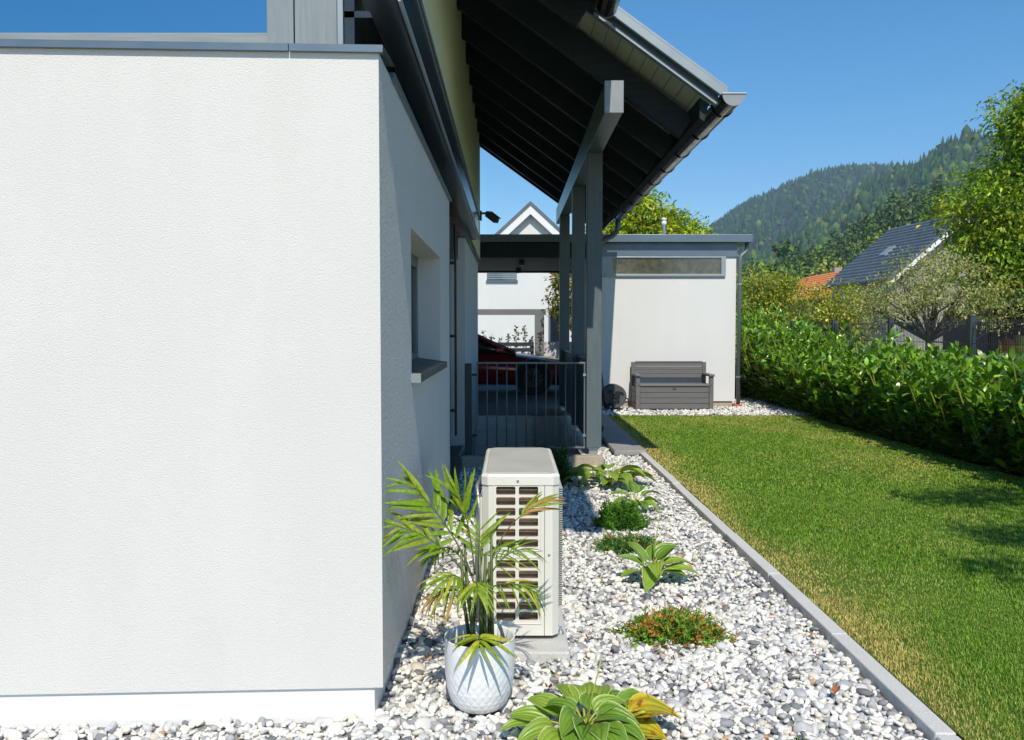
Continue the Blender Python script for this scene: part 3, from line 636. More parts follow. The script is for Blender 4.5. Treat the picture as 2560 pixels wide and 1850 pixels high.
HM = [hostamat("hosta_green", (.13, .27, .025), (.22, .36, .045), (.50, .58, .25)), hostamat("hosta_lime", (.24, .38, .04), (.33, .45, .06), (.58, .62, .28)),
      hostamat("hosta_yellowing", (.38, .40, .03), (.62, .44, .02), (.72, .52, .02), (.30, .08, .012))]
def hosta(name, loc, leaves, label, stalk=None, seed=1, z=.02):
    """leaves: (azimuth deg, distance of leaf base, base height, pitch deg, length, width, droop, material index)"""
    r = random.Random(seed); h = empty(name, (loc[0], loc[1], 0), label, "hosta plant", None); base = Vector((loc[0], loc[1], z))
    for (az, d0, h0, pit, L_, W_, dr, mi) in leaves:
        W_ *= 1.22; me = leaf_mesh("leaf", L_, W_, .12*L_, dr*L_*1.25, r.uniform(.10, .26), HM[mi], wave=.03*W_*r.uniform(.4, 1.6), shape=r.uniform(.62, .72), seed=r.randint(0, 999))
        a = R(az + r.uniform(-3, 3)); st = base + Vector((math.cos(a)*d0, math.sin(a)*d0, h0))
        o = piece("leaf", me, h, st, None); o.rotation_mode = 'QUATERNION'
        o.rotation_quaternion = (Matrix.Rotation(a, 4, 'Z') @ Matrix.Rotation(-R(pit), 4, 'Y') @ Matrix.Rotation(r.uniform(-.3, .3), 4, 'X')).to_quaternion()
        mid = base + Vector((math.cos(a)*d0*.35, math.sin(a)*d0*.35, h0*.7)); MB().tube([base, mid, st, st + Vector((math.cos(a)*.03, math.sin(a)*.03, .03*math.tan(R(min(60, pit)))))], [.005, .0045, .0035, .002], 6).build("leaf_stalk", M['stemy'], h, True)
    if stalk: MB().tube([base, base + Vector((stalk[0]*.4, 0, stalk[1]*.5)), base + Vector((stalk[0], 0, stalk[1]))], [.0045, .0035, .002], 6).build("flower_stalk", M['stemy'], h, True)
    return h
hosta("hosta", (.27, 3.03), [(a, d*.92, h*.5, p_*.5, l*.8, w_*.82, dr, mi) for (a, d, h, p_, l, w_, dr, mi) in [
 (172, .14, .10, 8, .20, .085, .10, 1), (182, .17, .07, -2, .20, .09, .12, 1), (150, .10, .13, 38, .19, .09, .2, 1), (118, .08, .17, 52, .20, .075, .35, 1), (88, .10, .19, 55, .16, .10, .5, 1),
 (135, .12, .12, 15, .22, .11, .22, 0), (105, .12, .14, 15, .20, .11, .3, 0), (70, .14, .15, 40, .17, .12, .3, 1), (48, .14, .13, 16, .23, .11, .25, 0), (28, .15, .12, 12, .24, .12, .25, 0),
 (12, .15, .10, 8, .22, .11, .2, 0), (200, .12, .09, 10, .20, .10, .3, 1), (225, .12, .09, 14, .19, .11, .4, 1), (250, .06, .11, 22, .20, .12, .35, 0), (275, .05, .12, 20, .22, .13, .4, 0),
 (300, .07, .12, 20, .21, .12, .35, 0), (325, .08, .11, 18, .22, .12, .3, 0), (-8, .11, .08, 4, .25, .16, .22, 2), (-30, .10, .10, 14, .20, .11, .3, 0), (60, .04, .17, 45, .17, .10, .4, 0), (160, .04, .16, 40, .18, .10, .4, 0),
 (240, .03, .16, 50, .17, .11, .5, 0), (340, .04, .15, 40, .19, .11, .4, 0), (20, .04, .16, 50, .17, .09, .3, 1), (5, .17, .13, 6, .26, .17, .18, 2)]],
 "large hosta with a yellowing leaf in the foreground gravel", (.06, .30), 4)
hosta("hosta", (.83, 4.97), [
 (172, .04, .08, 22, .19, .06, .15, 0), (140, .04, .1, 40, .17, .06, .1, 0), (200, .05, .05, 5, .17, .07, .2, 1), (255, .03, .06, 5, .17, .10, .5, 1), (268, .03, .10, 25, .15, .10, .6, 1), (10, .06, .08, 12, .22, .08, .3, 1),
 (40, .05, .11, 35, .20, .09, .3, 1), (-12, .07, .06, 4, .22, .08, .2, 1), (-25, .05, .05, 6, .18, .07, .2, 0), (70, .05, .1, 40, .17, .08, .3, 0), (20, .03, .12, 45, .16, .08, .4, 0), (330, .04, .04, 6, .16, .07, .1, 1)],
 "hosta with one tall thin flower stalk in the middle of the bed", (.05, .44), 7)
hosta("hosta", (.93, 8.05), [(a, .07+.05*((i*7) % 3), .07+.03*((i*5) % 3), 10+12*((i*3) % 3), .22+.03*(i % 3), .11, .3, 1 if i % 3 else 0) for i, a in enumerate(range(0, 360, 21))] +
 [(a, .22, .08, 4, .24, .11, .3, i % 2) for i, a in enumerate((175, 190, 5, -8, 20, 160, 35))],
 "wide hosta clump in front of the porch foundation", (.16, .33), 9)
hosta("hosta", (1.03, 6.98), [(100, .03, .12, 50, .16, .07, .3, 0), (130, .04, .13, 45, .17, .07, .3, 0), (170, .05, .1, 15, .18, .07, .3, 0), (60, .04, .12, 30, .17, .08, .35, 0), (20, .06, .1, 15, .18, .08, .3, 1), (-10, .06, .07, 5, .17, .08, .4, 1), (-40, .05, .06, 5, .16, .08, .4, 1), (200, .05, .07, 8, .17, .08, .3, 0), (250, .04, .06, 12, .15, .08, .4, 1), (290, .05, .06, 12, .15, .08, .4, 0)],
 "small hosta behind the round green shrub", None, 12)

# ------------------------------------------------------------------ conifer shrubs: many short sprays
TRI6 = (np.array([[0, 0, 0], [-.5, .35, .06], [.5, .35, .06], [-.42, .7, .05], [.42, .7, .05], [0, 1, -.04]], np.float32), np.array([[0, 2, 1], [1, 2, 4], [1, 4, 3], [3, 4, 5]], np.int32))
TRI4 = (np.array([[0, 0, 0], [-.5, .5, .1], [.5, .5, .1], [0, 1, -.08]], np.float32), np.array([[0, 2, 3], [0, 3, 1]], np.int32))
def place(tpl, P, D, U, L, W):
    """leaves: template y along D, x across, z along the blade normal"""
    T, F0 = tpl; n = len(P); D = D/np.linalg.norm(D, axis=1, keepdims=True); A = np.cross(D, U); A /= np.linalg.norm(A, axis=1, keepdims=True) + 1e-9; Nn = np.cross(A, D)
    V = P[:, None] + D[:, None]*T[None, :, 1:2]*L[:, None, None] + A[:, None]*T[None, :, 0:1]*W[:, None, None] + Nn[:, None]*T[None, :, 2:3]*L[:, None, None]
    F = F0[None] + (np.arange(n)*len(T))[:, None, None]; return V.reshape(-1, 3), F.reshape(-1, 3)
def unit(n): v = rng.normal(size=(n, 3)); return v/np.linalg.norm(v, axis=1, keepdims=True)
def pal(cols, wts, n, jit=.2):
    c = np.array(cols)[rng.choice(len(cols), n, p=np.array(wts)/sum(wts))]; return c*np.exp(rng.normal(0, jit, (n, 1)))
def conifer(name, loc, rx, ry, rz, nspray, per, length, cols, wts, label, up=.4, lump=0, zb=0.0):
    e = empty(name, (loc[0], loc[1], 0), label, "shrub"); n = nspray; base = np.array([loc[0], loc[1], zb])
    d = unit(n); d[:, 2] = np.abs(d[:, 2]); rad = rng.uniform(.25, 1, n)**.5
    if lump: rad *= .78 + .3*np.abs(np.sin(3*np.arctan2(d[:, 1], d[:, 0]) + lump)*np.cos(2.3*d[:, 2]*3 + lump))
    tip = base + d*np.array([rx, ry, rz])*rad[:, None]; dd = d + rng.normal(0, .35, (n, 3)); dd[:, 2] += up; dd /= np.linalg.norm(dd, axis=1, keepdims=True)
    t = rng.uniform(0, 1, (n, per)); P = tip[:, None] - dd[:, None]*(1-t[..., None])*length*2.2; P = P.reshape(-1, 3); P[:, 2] = np.maximum(P[:, 2], .004)
    D = (np.repeat(dd, per, 0)*.9 + unit(n*per)*.75); L = length*rng.uniform(.4, 1., n*per)*.55; V, F = place(TRI4, P, D, unit(n*per), L, L*.35)
    c = np.repeat(np.repeat(pal(cols, wts, n, .12), per, 0)*np.exp(rng.normal(0, .16, (n*per, 1))), 4, 0)
    bulk("foliage", V, F, M['needle'], e, c)
    st = MB()
    for i in range(14):
        q = Vector(tip[i]); st.tube([Vector(base), Vector(base).lerp(q, .5) + Vector((0, 0, .02)), q], [.006, .004, .0015], 5)
    st.build("branches", M['bark'], e); return e
conifer("yew_shrub", (.83, 6.38), .225, .21, .25, 1000, 26, .05, [(.075, .21, .018), (.14, .31, .027), (.045, .13, .014)], [4, 3, 2], "round bright green conifer shrub in the middle of the gravel bed", .5, 1.3)
conifer("juniper", (.80, 5.72), .29, .21, .12, 620, 24, .06, [(.10, .25, .055), (.16, .32, .07), (.36, .17, .06), (.06, .15, .04)], [4, 3, 1.6, 2], "flat creeping juniper with brown tips behind the tall stalked hosta", .25, .5)
conifer("juniper", (.79, 4.07), .30, .20, .165, 620, 26, .06, [(.13, .28, .035), (.22, .38, .05), (.45, .20, .04), (.55, .32, .06)], [3, 3.4, 1.6, .8], "flat juniper with many rusty orange branches nearest the heat pump base", .3, 2.1)
conifer("juniper", (.40, 8.3), .26, .34, .42, 900, 26, .055, [(.035, .11, .025), (.06, .15, .035), (.02, .07, .018)], [4, 3, 2], "dark green bushy juniper behind the heat pump", .5, .9)
conifer("juniper", (1.02, 2.97), .055, .045, .05, 60, 20, .03, [(.06, .13, .02), (.10, .17, .03)], [1, 1], "tiny green juniper seedling at the bottom edge of the gravel", .7)

# ================================================================== POTTED PALM
pot = empty("planter", (-.12, 3.31, 0), "white round planter with a quilted diamond pattern", "planter")
def potr(t):   # outer radius over normalised height
    pts = [(0, .058), (.025, .078), (.06, .093), (.12, .107), (.2, .1175), (.32, .127), (.5, .1335), (.75, .1365), (1, .1375)]
    for (a, ra), (b_, rb) in zip(pts, pts[1:]):
        if t <= b_: return ra + (rb-ra)*(t-a)/(b_-a)
    return pts[-1][1]
na, nh = 240, 84; V = []; F = []; PH = .283
for i in range(nh+1):
    t = i/nh
    for k in range(na):
        a = 2*math.pi*k/na; q = 26*a/(2*math.pi); u1 = q + t*7.5; u2 = q - t*7.5; fade = min(1, max(0, (.93-t)/.06))
        dm = min(abs((u1 % 1)-.5), .5-abs((u1 % 1)-.5)) ; d1 = abs(((u1 % 1)-.5))*2; d2 = abs(((u2 % 1)-.5))*2
        groove = max(d1, d2)**5
        r = potr(t) + .0022*(1-groove)*fade*(.45+.55*min(1, max(0, (.75-t)/.3)))
        V.append((-.12 + r*math.cos(a), 3.31 + r*math.sin(a), .006 + t*PH))
for i in range(nh):
    for k in range(na): F.append((i*na+k, i*na+(k+1) % na, (i+1)*na+(k+1) % na, (i+1)*na+k))
bulk("body", V, F, M['potw'], pot, smooth=True)
MB().lathe([(.058, .006), (.0, .006)], (-.12, 3.31, 0), 40, cap=False).build("bottom", M['potw'], pot)
MB().lathe([(.1375, .289), (.1395, .293), (.136, .296), (.131, .290), (.127, .22)], (-.12, 3.31, 0), 72, cap=False).build("rim", M['potw'], pot, True)
MB().lathe([(.129, .232), (.06, .238), (.0, .24)], (-.12, 3.31, 0), 40, cap=False).build("soil", M['soil'], pot, True)
palm = empty("palm", (-.12, 3.31, .24), "potted palm with arching fronds and brown dried leaf tips", "palm")
def palmmat(name, c, tipc):
    m, nt, b = base_mat(name, .45, 0, .3); uv = N(nt, "ShaderNodeUVMap"); sp = N(nt, "ShaderNodeSeparateXYZ"); nt.links.new(uv.outputs[0], sp.inputs[0]); v = coords(nt)
    ad = N(nt, "ShaderNodeMath", operation='MULTIPLY_ADD'); nt.links.new(noise(nt, v, 25, 4), ad.inputs[0]); ad.inputs[1].default_value = .5; nt.links.new(sp.outputs[1], ad.inputs[2])
    col = ramp(nt, noise(nt, v, 12, 3), [(.3, sc(c, .7)), (.7, sc(c, 1.3))]); col = mixc(nt, ramp(nt, ad.outputs[0], tipc), col, (.40, .24, .08)); nt.links.new(col, b.inputs["Base Color"])
    tr = N(nt, "ShaderNodeBsdfTranslucent"); nt.links.new(mixc(nt, 1., col, (1.3, 1.3, .5), 'MULTIPLY'), tr.inputs[0]); mx = N(nt, "ShaderNodeMixShader"); mx.inputs[0].default_value = .28
    nt.links.new(b.outputs[0], mx.inputs[1]); nt.links.new(tr.outputs[0], mx.inputs[2]); nt.links.new(mx.outputs[0], nt.nodes["Material Output"].inputs[0]); return m
PM = [palmmat("palm_leaf_green", (.17, .29, .014), [(1.12, (0, 0, 0)), (1.3, (1, 1, 1))]), palmmat("palm_leaf_dry_tip", (.23, .31, .018), [(1.06, (0, 0, 0)), (1.18, (1, 1, 1))]),
      palmmat("palm_leaf_yellow", (.42, .43, .04), [(1.1, (0, 0, 0)), (1.25, (1, 1, 1))]), palmmat("palm_leaf_dead", (.45, .24, .08), [(.4, (0, 0, 0)), (.7, (1, 1, 1))])]
LM = {}
def leaflet(mi, wide):
    k = (mi, wide)
    if k not in LM: LM[k] = [leaf_mesh("leaflet", 1.0, (.088, .115, .065)[wide], .05, .10+.17*q, .3, PM[mi], 8, 2, .6, 0, q) for q in range(3)]
    return LM[k]
rp_ = random.Random(11)
def frond(p0, p1, p2, n, ll, wide=0, mats=(0, 0, 1), t0=.3, droop=.25, spread=50, side=None):
    p0, p1, p2 = Vector(p0), Vector(p1), Vector(p2)
    B = lambda t: p0*(1-t)**2 + p1*2*t*(1-t) + p2*t*t
    f = MB().tube([B(i/12) for i in range(13)], [.0042*(1-.75*i/12) for i in range(13)], 6).build("frond", M['cane'], palm, True)
    for i in range(n):
        t = t0 + (1-t0)*(i+.5)/n; p = B(t); d = (B(min(1, t+.02)) - B(t-.02)).normalized()
        ref = side if side else Vector((0, 0, 1)); a = d.cross(Vector(ref)).normalized()
        if a.length < .1: a = Vector((1, 0, 0))
        for sgn in (-1, 1):
            if rp_.random() < .07: continue
            sp = R(spread*(1.05 - .75*t) + rp_.uniform(-13, 13)); dr = (d*math.cos(sp) + a*sgn*math.sin(sp) + Vector((0, 0, -droop*rp_.uniform(.4, 1.5)))).normalized()
            L_ = ll*(.72 + .5*math.sin(math.pi*min(1, (t-t0)/(1-t0)*.9+.1)))*rp_.uniform(.85, 1.12)
            nn = (a*sgn).cross(dr); nn = nn if nn.z > 0 else -nn; nn = nn + Vector((rp_.uniform(-1, 1), rp_.uniform(-1, 1), rp_.uniform(-.4, .8))); nrm_ = (Vector(ref)*.7 + nn*.3 - dr*dr.dot(Vector(ref)*.7 + nn*.3)).normalized(); y = nrm_.cross(dr).normalized()
            o = piece("leaflet", rp_.choice(leaflet(mats[rp_.randrange(len(mats))], wide)), f, p, None)
            mt = Matrix((dr, y, nrm_)).transposed().to_4x4(); o.rotation_mode = 'QUATERNION'; o.rotation_quaternion = mt.to_quaternion(); o.scale = (L_, L_*rp_.uniform(.85, 1.15), L_)
    return f
C0 = Vector((-.12, 3.33, .24))
for i in range(9):
    a = i*.7; q = C0 + Vector((.05*math.cos(a)*(1-.05*i), .04*math.sin(a), 0)); t = q + Vector((rp_.uniform(-.05, .05), rp_.uniform(-.03, .03), rp_.uniform(.30, .46)))
    MB().tube([q, q.lerp(t, .5) + Vector((rp_.uniform(-.01, .01), 0, 0)), t], [.008, .0068, .005], 8).build("cane", M['cane'], palm, True)
T = lambda x, y, z: (x, y, z)
# big frond to the upper left, leaning over towards the wall
frond((-.15, 3.34, .52), (-.22, 3.33, .72), (-.40, 3.34, .90), 11, .165, 1, (0, 0, 1, 1), .35, .28, 58, (.3, -.8, .5))
frond((-.16, 3.32, .50), (-.26, 3.28, .70), (-.45, 3.26, .74), 10, .135, 1, (0, 0, 0, 1), .35, .3, 56, (.1, -.6, .8))
frond((-.14, 3.36, .52), (-.16, 3.36, .74), (-.205, 3.34, .86), 5, .15, 1, (0, 1), .5, .1, 40, (.2, -1, .1))
frond((-.10, 3.36, .5), (-.04, 3.38, .74), (.14, 3.42, .80), 7, .12, 0, (1, 3, 3), .62, .1, 34, (0, -.8, .6))
frond((-.10, 3.34, .48), (-.03, 3.35, .64), (.08, 3.36, .62), 9, .12, 2, (0, 0, 0, 1), .25, .45, 55, (0, -.3, 1))
frond((-.11, 3.31, .46), (-.02, 3.26, .55), (.10, 3.22, .49), 10, .125, 2, (0, 0, 2, 1), .25, .5, 55, (0, -.4, 1))
frond((-.14, 3.30, .46), (-.13, 3.2, .58), (-.12, 3.12, .52), 8, .115, 0, (0, 0, 2, 1), .3, .5, 58, (0, -.5, 1))
frond((-.16, 3.30, .46), (-.20, 3.22, .60), (-.25, 3.15, .55), 9, .12, 0, (0, 0, 1, 2), .3, .5, 56, (0, -.5, 1))
frond((-.14, 3.36, .48), (-.22, 3.45, .66), (-.33, 3.55, .56), 10, .14, 0, (0, 0, 1), .3, .45, 55, (0, -.3, 1))
frond((-.11, 3.38, .48), (-.05, 3.46, .64), (.0, 3.52, .60), 8, .12, 0, (0, 0, 0), .3, .45, 55, (0, -.3, 1))
frond((-.12, 3.34, .5), (-.13, 3.36, .64), (-.12, 3.38, .70), 6, .13, 0, (0, 0, 1), .3, .25, 60, (0, -1, .3))
frond((-.14, 3.28, .44), (-.20, 3.2, .54), (-.29, 3.16, .49), 6, .12, 0, (3, 3, 1), .35, .6, 50, (0, -.4, 1))
# the low yellow frond hanging over the front of the planter
frond((-.115, 3.27, .27), (-.12, 3.19, .37), (-.112, 3.115, .325), 5, .125, 1, (2, 2, 2, 1), .45, .06, 88, (0, -.75, .65))
for i in range(14):
    a = rp_.uniform(0, 6.28); q = Vector((-.05 + .03*math.cos(a), 3.30 + .03*math.sin(a), .235)); MB().tube([q, q + Vector((.03*math.cos(a), .03*math.sin(a), rp_.uniform(.05, .09)))], [.0022, .0004], 4).build("seedling_blade", M['cane'], palm)

# ------------------------------------------------------------------ fallen leaves on the gravel
rf = random.Random(2); fm = pm("withered_leaf", (.30, .10, .03), .6, 0, .3, 40)
for i, (x, y, lab) in enumerate(((.34, 5.95, "curled brown fallen leaf on the gravel right of the heat pump"), (.37, 4.0, "rusty fallen leaf just right of the concrete base"), (.93, 4.55, "small brown fallen leaf right of the stalked hosta"), (1.29, 3.35, "orange fallen leaf near the kerb at the lower right"), (.16, 3.42, "small rusty fallen leaf between planter and foreground hosta"), (1.05, 7.35, "brown fallen leaf on the gravel beside the lawn kerb"))):
    me = leaf_mesh("fallen_leaf", .05, .03, .015, -.01, .4, fm, 5, 4, .8, .004, i)
    link("fallen_leaf", me, None, (x, y, .035), (rf.uniform(-.3, .3), rf.uniform(-.3, .3), rf.uniform(0, 6)), label=lab, category="leaf", group="fallen leaves on the gravel")

# ================================================================== GARDEN BENCH
be = empty("garden_bench", (2.89, 15.4, .06), "grey resin storage bench with slatted back against the shed wall", "bench")
bx0, bx1, by0, by1, zb = 2.215, 3.585, 15.08, 15.72, .062
for x in (bx0, bx1-.075):
    MB().box(x, x+.075, by0, by0+.075, zb, .66).build("leg", M['bench'], be, bev=.008)
    MB().box(x, x+.07, by1-.07, by1, zb, .90).build("back_post", M['bench'], be, bev=.008)
    MB().box(x-.012, x+.087, by0-.03, by1-.075, .662, .705).build("armrest", M['bench'], be, bev=.012)
for k in range(4): MB().box(bx0+.078, bx1-.078, by0+.018, by0+.045, zb+.03+k*.0965, zb+.119+k*.0965).build("front_slat", M['bench'], be, bev=.004)
for x in (bx0+.01, bx1-.037):
    for k in range(4): MB().box(x, x+.025, by0+.08, by1-.075, zb+.03+k*.0965, zb+.119+k*.0965).build("side_slat", M['bench'], be, bev=.004)
MB().box(bx0+.05, bx1-.05, by0+.05, by1-.05, zb+.01, zb+.40).build("box", M['resin'], be)
MB().box(bx0+.03, bx1-.03, by0+.0, by1-.08, zb+.425, zb+.462).build("seat_lid", M['bench'], be, bev=.01)
MB().box(2.87, 2.93, by0+.008, by0+.02, zb+.375, zb+.41).build("latch", M['resin'], be, bev=.004)
for k in range(4): MB().box(bx0+.072, bx1-.072, by1-.052, by1-.027, .615+k*.07, .68+k*.07).build("back_slat", M['bench'], be, bev=.004)
MB().box(bx0-.0+.072, bx1-.072, by1-.06, by1-.02, .888, .915).build("top_rail", M['bench'], be, bev=.005)
# ================================================================== HOSE REEL
hr = empty("hose_reel", (1.82, 15.2, .06), "dark grey wheeled hose reel beside the bench", "hose reel")
def disc(r0, r1, x, y, z, d, n=36): return MB().lathe([(r0, 0), (r1-.012, 0), (r1, .012), (r1, d), (r1-.012, d+.008), (r0, d+.008)], (x, y, z), n, 'y')
disc(.0, .21, 1.835, 15.02, .315, .02).build("flange", M['resin'], hr); disc(.0, .21, 1.835, 15.32, .315, .02).build("flange", M['resin'], hr)
ring = MB()
for k in range(3): a = R(20+120*k); ring.lathe([(.03, -.006), (.045, -.012), (.045, 0)], (1.835+.12*math.cos(a), 15.02, .315+.12*math.sin(a)), 16, 'y')
for k in range(7):
    for q in range(2): ring.box(1.73+q*.11, 1.81+q*.11, 15.008, 15.021, .20+k*.032, .217+k*.032)
ring.lathe([(.0, -.02), (.035, -.02), (.045, 0)], (1.835, 15.02, .315), 20, 'y').build("flange_relief", M['black'], hr)
for k, (rr, y) in enumerate(((.135, 15.06), (.14, 15.1), (.137, 15.14), (.14, 15.18), (.136, 15.22), (.14, 15.26))): MB().tube([(1.835+rr*math.cos(t*.3), y + .005*math.sin(t), .315+rr*math.sin(t*.3)) for t in range(22)], .018, 8).build("hose", M['rubber'], hr, True)
for y in (14.98, 15.34): disc(.03, .075, 1.76, y, .135, .03, 24).build("wheel", M['rubber'], hr); disc(.0, .03, 1.76, y-.004, .135, .03, 16).build("wheel_hub", M['gutcap'], hr)
MB().tube([(1.70, 15.0, .10), (1.64, 15.0, .40), (1.60, 15.0, .72), (1.56, 15.02, .86)], .014, 8).tube([(1.70, 15.35, .10), (1.64, 15.35, .40), (1.60, 15.35, .72), (1.56, 15.33, .86)], .014, 8).tube([(1.56, 15.0, .86), (1.56, 15.35, .86)], .014, 8).tube([(1.70, 15.0, .09), (1.95, 15.0, .075)], .014, 8).tube([(1.70, 15.35, .09), (1.95, 15.35, .075)], .014, 8).build("handle_frame", M['resin'], hr, True)
MB().tube([(1.97, 15.1, .3), (2.06, 15.0, .28), (2.08, 14.95, .16), (2.02, 14.9, .08), (1.92, 14.92, .075), (1.84, 14.85, .075)], .011, 8).build("loose_hose", M['rubber'], hr, True)
# ================================================================== CAR
car = empty("car", (-.9, 18.5, .14), "dark red car parked under the carport behind the railing", "car")
def loft(secs, n=20, p=3.2):
    """secs: (x, y centre, half width, z low, z high)"""
    V = []; F = []
    for (x, yc, hw, zl, zh) in secs:
        for k in range(n):
            t = 2*math.pi*k/n; ct, st = math.cos(t), math.sin(t)
            V.append((x, yc + hw*math.copysign(abs(ct)**(2/p), ct), (zl+zh)/2 + (zh-zl)/2*math.copysign(abs(st)**(2/p), st)))
    for i in range(len(secs)-1):
        for k in range(n): F.append((i*n+k, i*n+(k+1) % n, (i+1)*n+(k+1) % n, (i+1)*n+k))
    F.append(tuple(range(n))); F.append(tuple(range((len(secs)-1)*n, len(secs)*n))); m = MB(); m.add(V, F); return m
yc = 18.52
body = loft([(1.36, yc, .60, .42, .70), (1.30, yc, .78, .34, .78), (1.05, yc, .90, .31, .86), (.6, yc, .925, .31, .93), (.1, yc, .93, .31, 1.0), (-.4, yc, .93, .31, 1.05), (-1.5, yc, .93, .31, 1.07), (-2.6, yc, .93, .33, 1.10), (-3.0, yc, .90, .36, 1.12), (-3.28, yc, .80, .45, 1.08), (-3.36, yc, .62, .5, .95)], 24).build("body", M['carred'], car, True)
loft([(.12, yc, .70, .95, 1.0), (-.35, yc, .72, .95, 1.20), (-.75, yc, .70, .97, 1.385), (-1.2, yc, .66, .98, 1.53), (-1.7, yc, .65, .98, 1.565), (-2.3, yc, .66, .98, 1.48), (-2.75, yc, .68, 1.0, 1.28), (-3.0, yc, .7, 1.02, 1.13)], 24, 3.6).build("cabin_glass", M['glass'], car, True)
for s_ in (-1, 1):
    MB().tube([(.1, yc+s_*.70, 1.0), (-.4, yc+s_*.69, 1.21), (-.8, yc+s_*.655, 1.40), (-1.2, yc+s_*.60, 1.535), (-1.8, yc+s_*.58, 1.565), (-2.3, yc+s_*.60, 1.485), (-2.9, yc+s_*.66, 1.17)], .03, 8).build("roof_pillar", M['carred'], car, True)
MB().box(-2.1, -1.15, yc-.56, yc+.56, 1.535, 1.575).build("roof_panel", M['carred'], car, bev=.012)
for x in (.475, -2.42):
    for s_ in (-1, 1):
        yy = yc + s_*.875; wh = MB().lathe([(.345, -.085), (.365, -.06), (.365, .06), (.345, .085), (.2, .085), (.2, -.085), (.345, -.085)], (x, yy+s_*.005, .505), 32, 'y', cap=False).build("wheel", M['rubber'], car, True)
        rim = MB().lathe([(.245, -.03), (.255, -.09), (.235, -.088), (.22, -.03)], (x, yy + s_*.0, .505), 28, 'y', cap=False)
        for k in range(10): a = 2*math.pi*k/10; rim.tube([(x+.03*math.cos(a), yy+s_*.055, .505+.03*math.sin(a)), (x+.24*math.cos(a), yy+s_*.075, .505+.24*math.sin(a))], .016, 6)
        rim.build("rim", M['alloy'], wh)
        MB().lathe([(.395, -.02), (.395, .02)], (x, yc+s_*.915, .505), 32, 'y').build("wheel_arch", M['black'], car)
MB().box(.95, 1.32, yc-.86, yc-.55, .68, .74).build("headlight", M['whitepl'], car, bev=.02); MB().box(.95, 1.32, yc+.55, yc+.86, .68, .74).build("headlight", M['whitepl'], car, bev=.02)
MB().box(.9, 1.345, yc-.7, yc+.7, .33, .40).build("front_lip", M['black'], car, bev=.02)
MB().box(-.28, -.12, yc-1.03, yc-.90, 1.02, 1.13).build("wing_mirror", M['carred'], car, bev=.03)

# ================================================================== HEDGE
he = empty("laurel_hedge", (5.5, 13.5, .04), "dense glossy cherry laurel hedge along the lawn", "hedge")
def hedge_h(y): return 1.07 + .11*np.clip(y-14, 0, 7) + .06*np.sin(y*1.7) + .05*np.sin(y*4.1+1)
ns = 2500; sy = rng.uniform(6.2, 21.5, ns); sx = rng.uniform(5.12, 6.05, ns); edge = rng.uniform(0, 1, ns) < .42
sx[edge] = rng.uniform(4.95, 5.2, edge.sum()); hh = hedge_h(sy)*rng.uniform(.72, 1.04, ns); hh[edge] *= rng.uniform(.35, .98, edge.sum())
tall = rng.uniform(0, 1, ns) < .2; hh[tall] *= rng.uniform(1.06, 1.24, tall.sum())
per = 20; t = np.sort(rng.uniform(.02, 1, (ns, per)), 1); t[:, -6:] = 1 - np.array([.10, .075, .05, .03, .015, 0])
lean = np.stack([rng.normal(-.10, .13, ns) - edge*.16, rng.normal(0, .12, ns)], 1); dist = t*hh[:, None]; far_ = (1-t)*hh[:, None] < .75
P = np.stack([sx[:, None] + lean[:, :1]*dist, sy[:, None] + lean[:, 1:]*dist, .04 + dist], -1)
ga = (np.arange(per)*2.4)[None] + rng.uniform(0, 6.28, (ns, 1)) + rng.normal(0, .25, (ns, per)); el = np.where(t > .9, .8, .42) + rng.normal(0, .3, (ns, per))
D = np.stack([np.cos(ga)*np.cos(el), np.sin(ga)*np.cos(el), np.sin(el)], -1)
Lf = rng.uniform(.12, .185, (ns, per))*np.where(t > .95, .75, 1.); P, D, Lf = P.reshape(-1, 3), D.reshape(-1, 3), Lf.ravel(); tt = t.ravel()
U = np.tile([0., 0, 1.], (len(P), 1)) + unit(len(P))*.45
V, F = place(TRI6, P, D, U, Lf, Lf*.40)
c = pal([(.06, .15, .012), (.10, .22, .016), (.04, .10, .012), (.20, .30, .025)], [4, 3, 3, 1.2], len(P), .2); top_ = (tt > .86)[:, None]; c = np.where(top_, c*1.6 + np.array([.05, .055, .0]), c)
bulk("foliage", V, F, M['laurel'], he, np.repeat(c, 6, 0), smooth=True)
st = MB()
for i in range(0, ns, 3):
    t_ = .62; a = Vector((sx[i]+lean[i, 0]*hh[i]*t_, sy[i]+lean[i, 1]*hh[i]*t_, .04+hh[i]*t_)); q = Vector((sx[i]+lean[i, 0]*hh[i], sy[i]+lean[i, 1]*hh[i], .04+hh[i])); st.tube([a, a.lerp(q, .6), q], [.009, .0065, .004], 4, False)
st.build("stems", M['stemy'], he)
# ================================================================== MESH FENCE
fe = empty("mesh_fence", (6.32, 15, 0), "anthracite double wire mesh fence behind the laurel hedge", "fence")
pm_ = MB().box(-.04, .04, -.04, .04, 0, 1.67).box(-.044, .044, -.044, .044, 1.67, 1.685).mesh("post", M['dark'])
wv = MB(); Lp = 2.42
for k in range(49): wv.box(-.003, .003, .02+k*.0495-.003, .02+k*.0495+.003, .06, 1.62)
for z in (.1, .3, .5, .7, .9, 1.1, 1.3, 1.5, 1.585): wv.box(-.011, -.004, 0, Lp, z-.004, z+.004); wv.box(.004, .011, 0, Lp, z-.004, z+.004)
wm = wv.mesh("wire_panel", M['dark'])
for k, y in enumerate((6.7, 9.22, 11.75, 14.26, 16.76, 19.2, 21.7)):
    piece("post", pm_, fe, (6.32, y, 0))
    if k < 6: piece("wire_panel", wm, fe, (6.32, y+.045, 0))
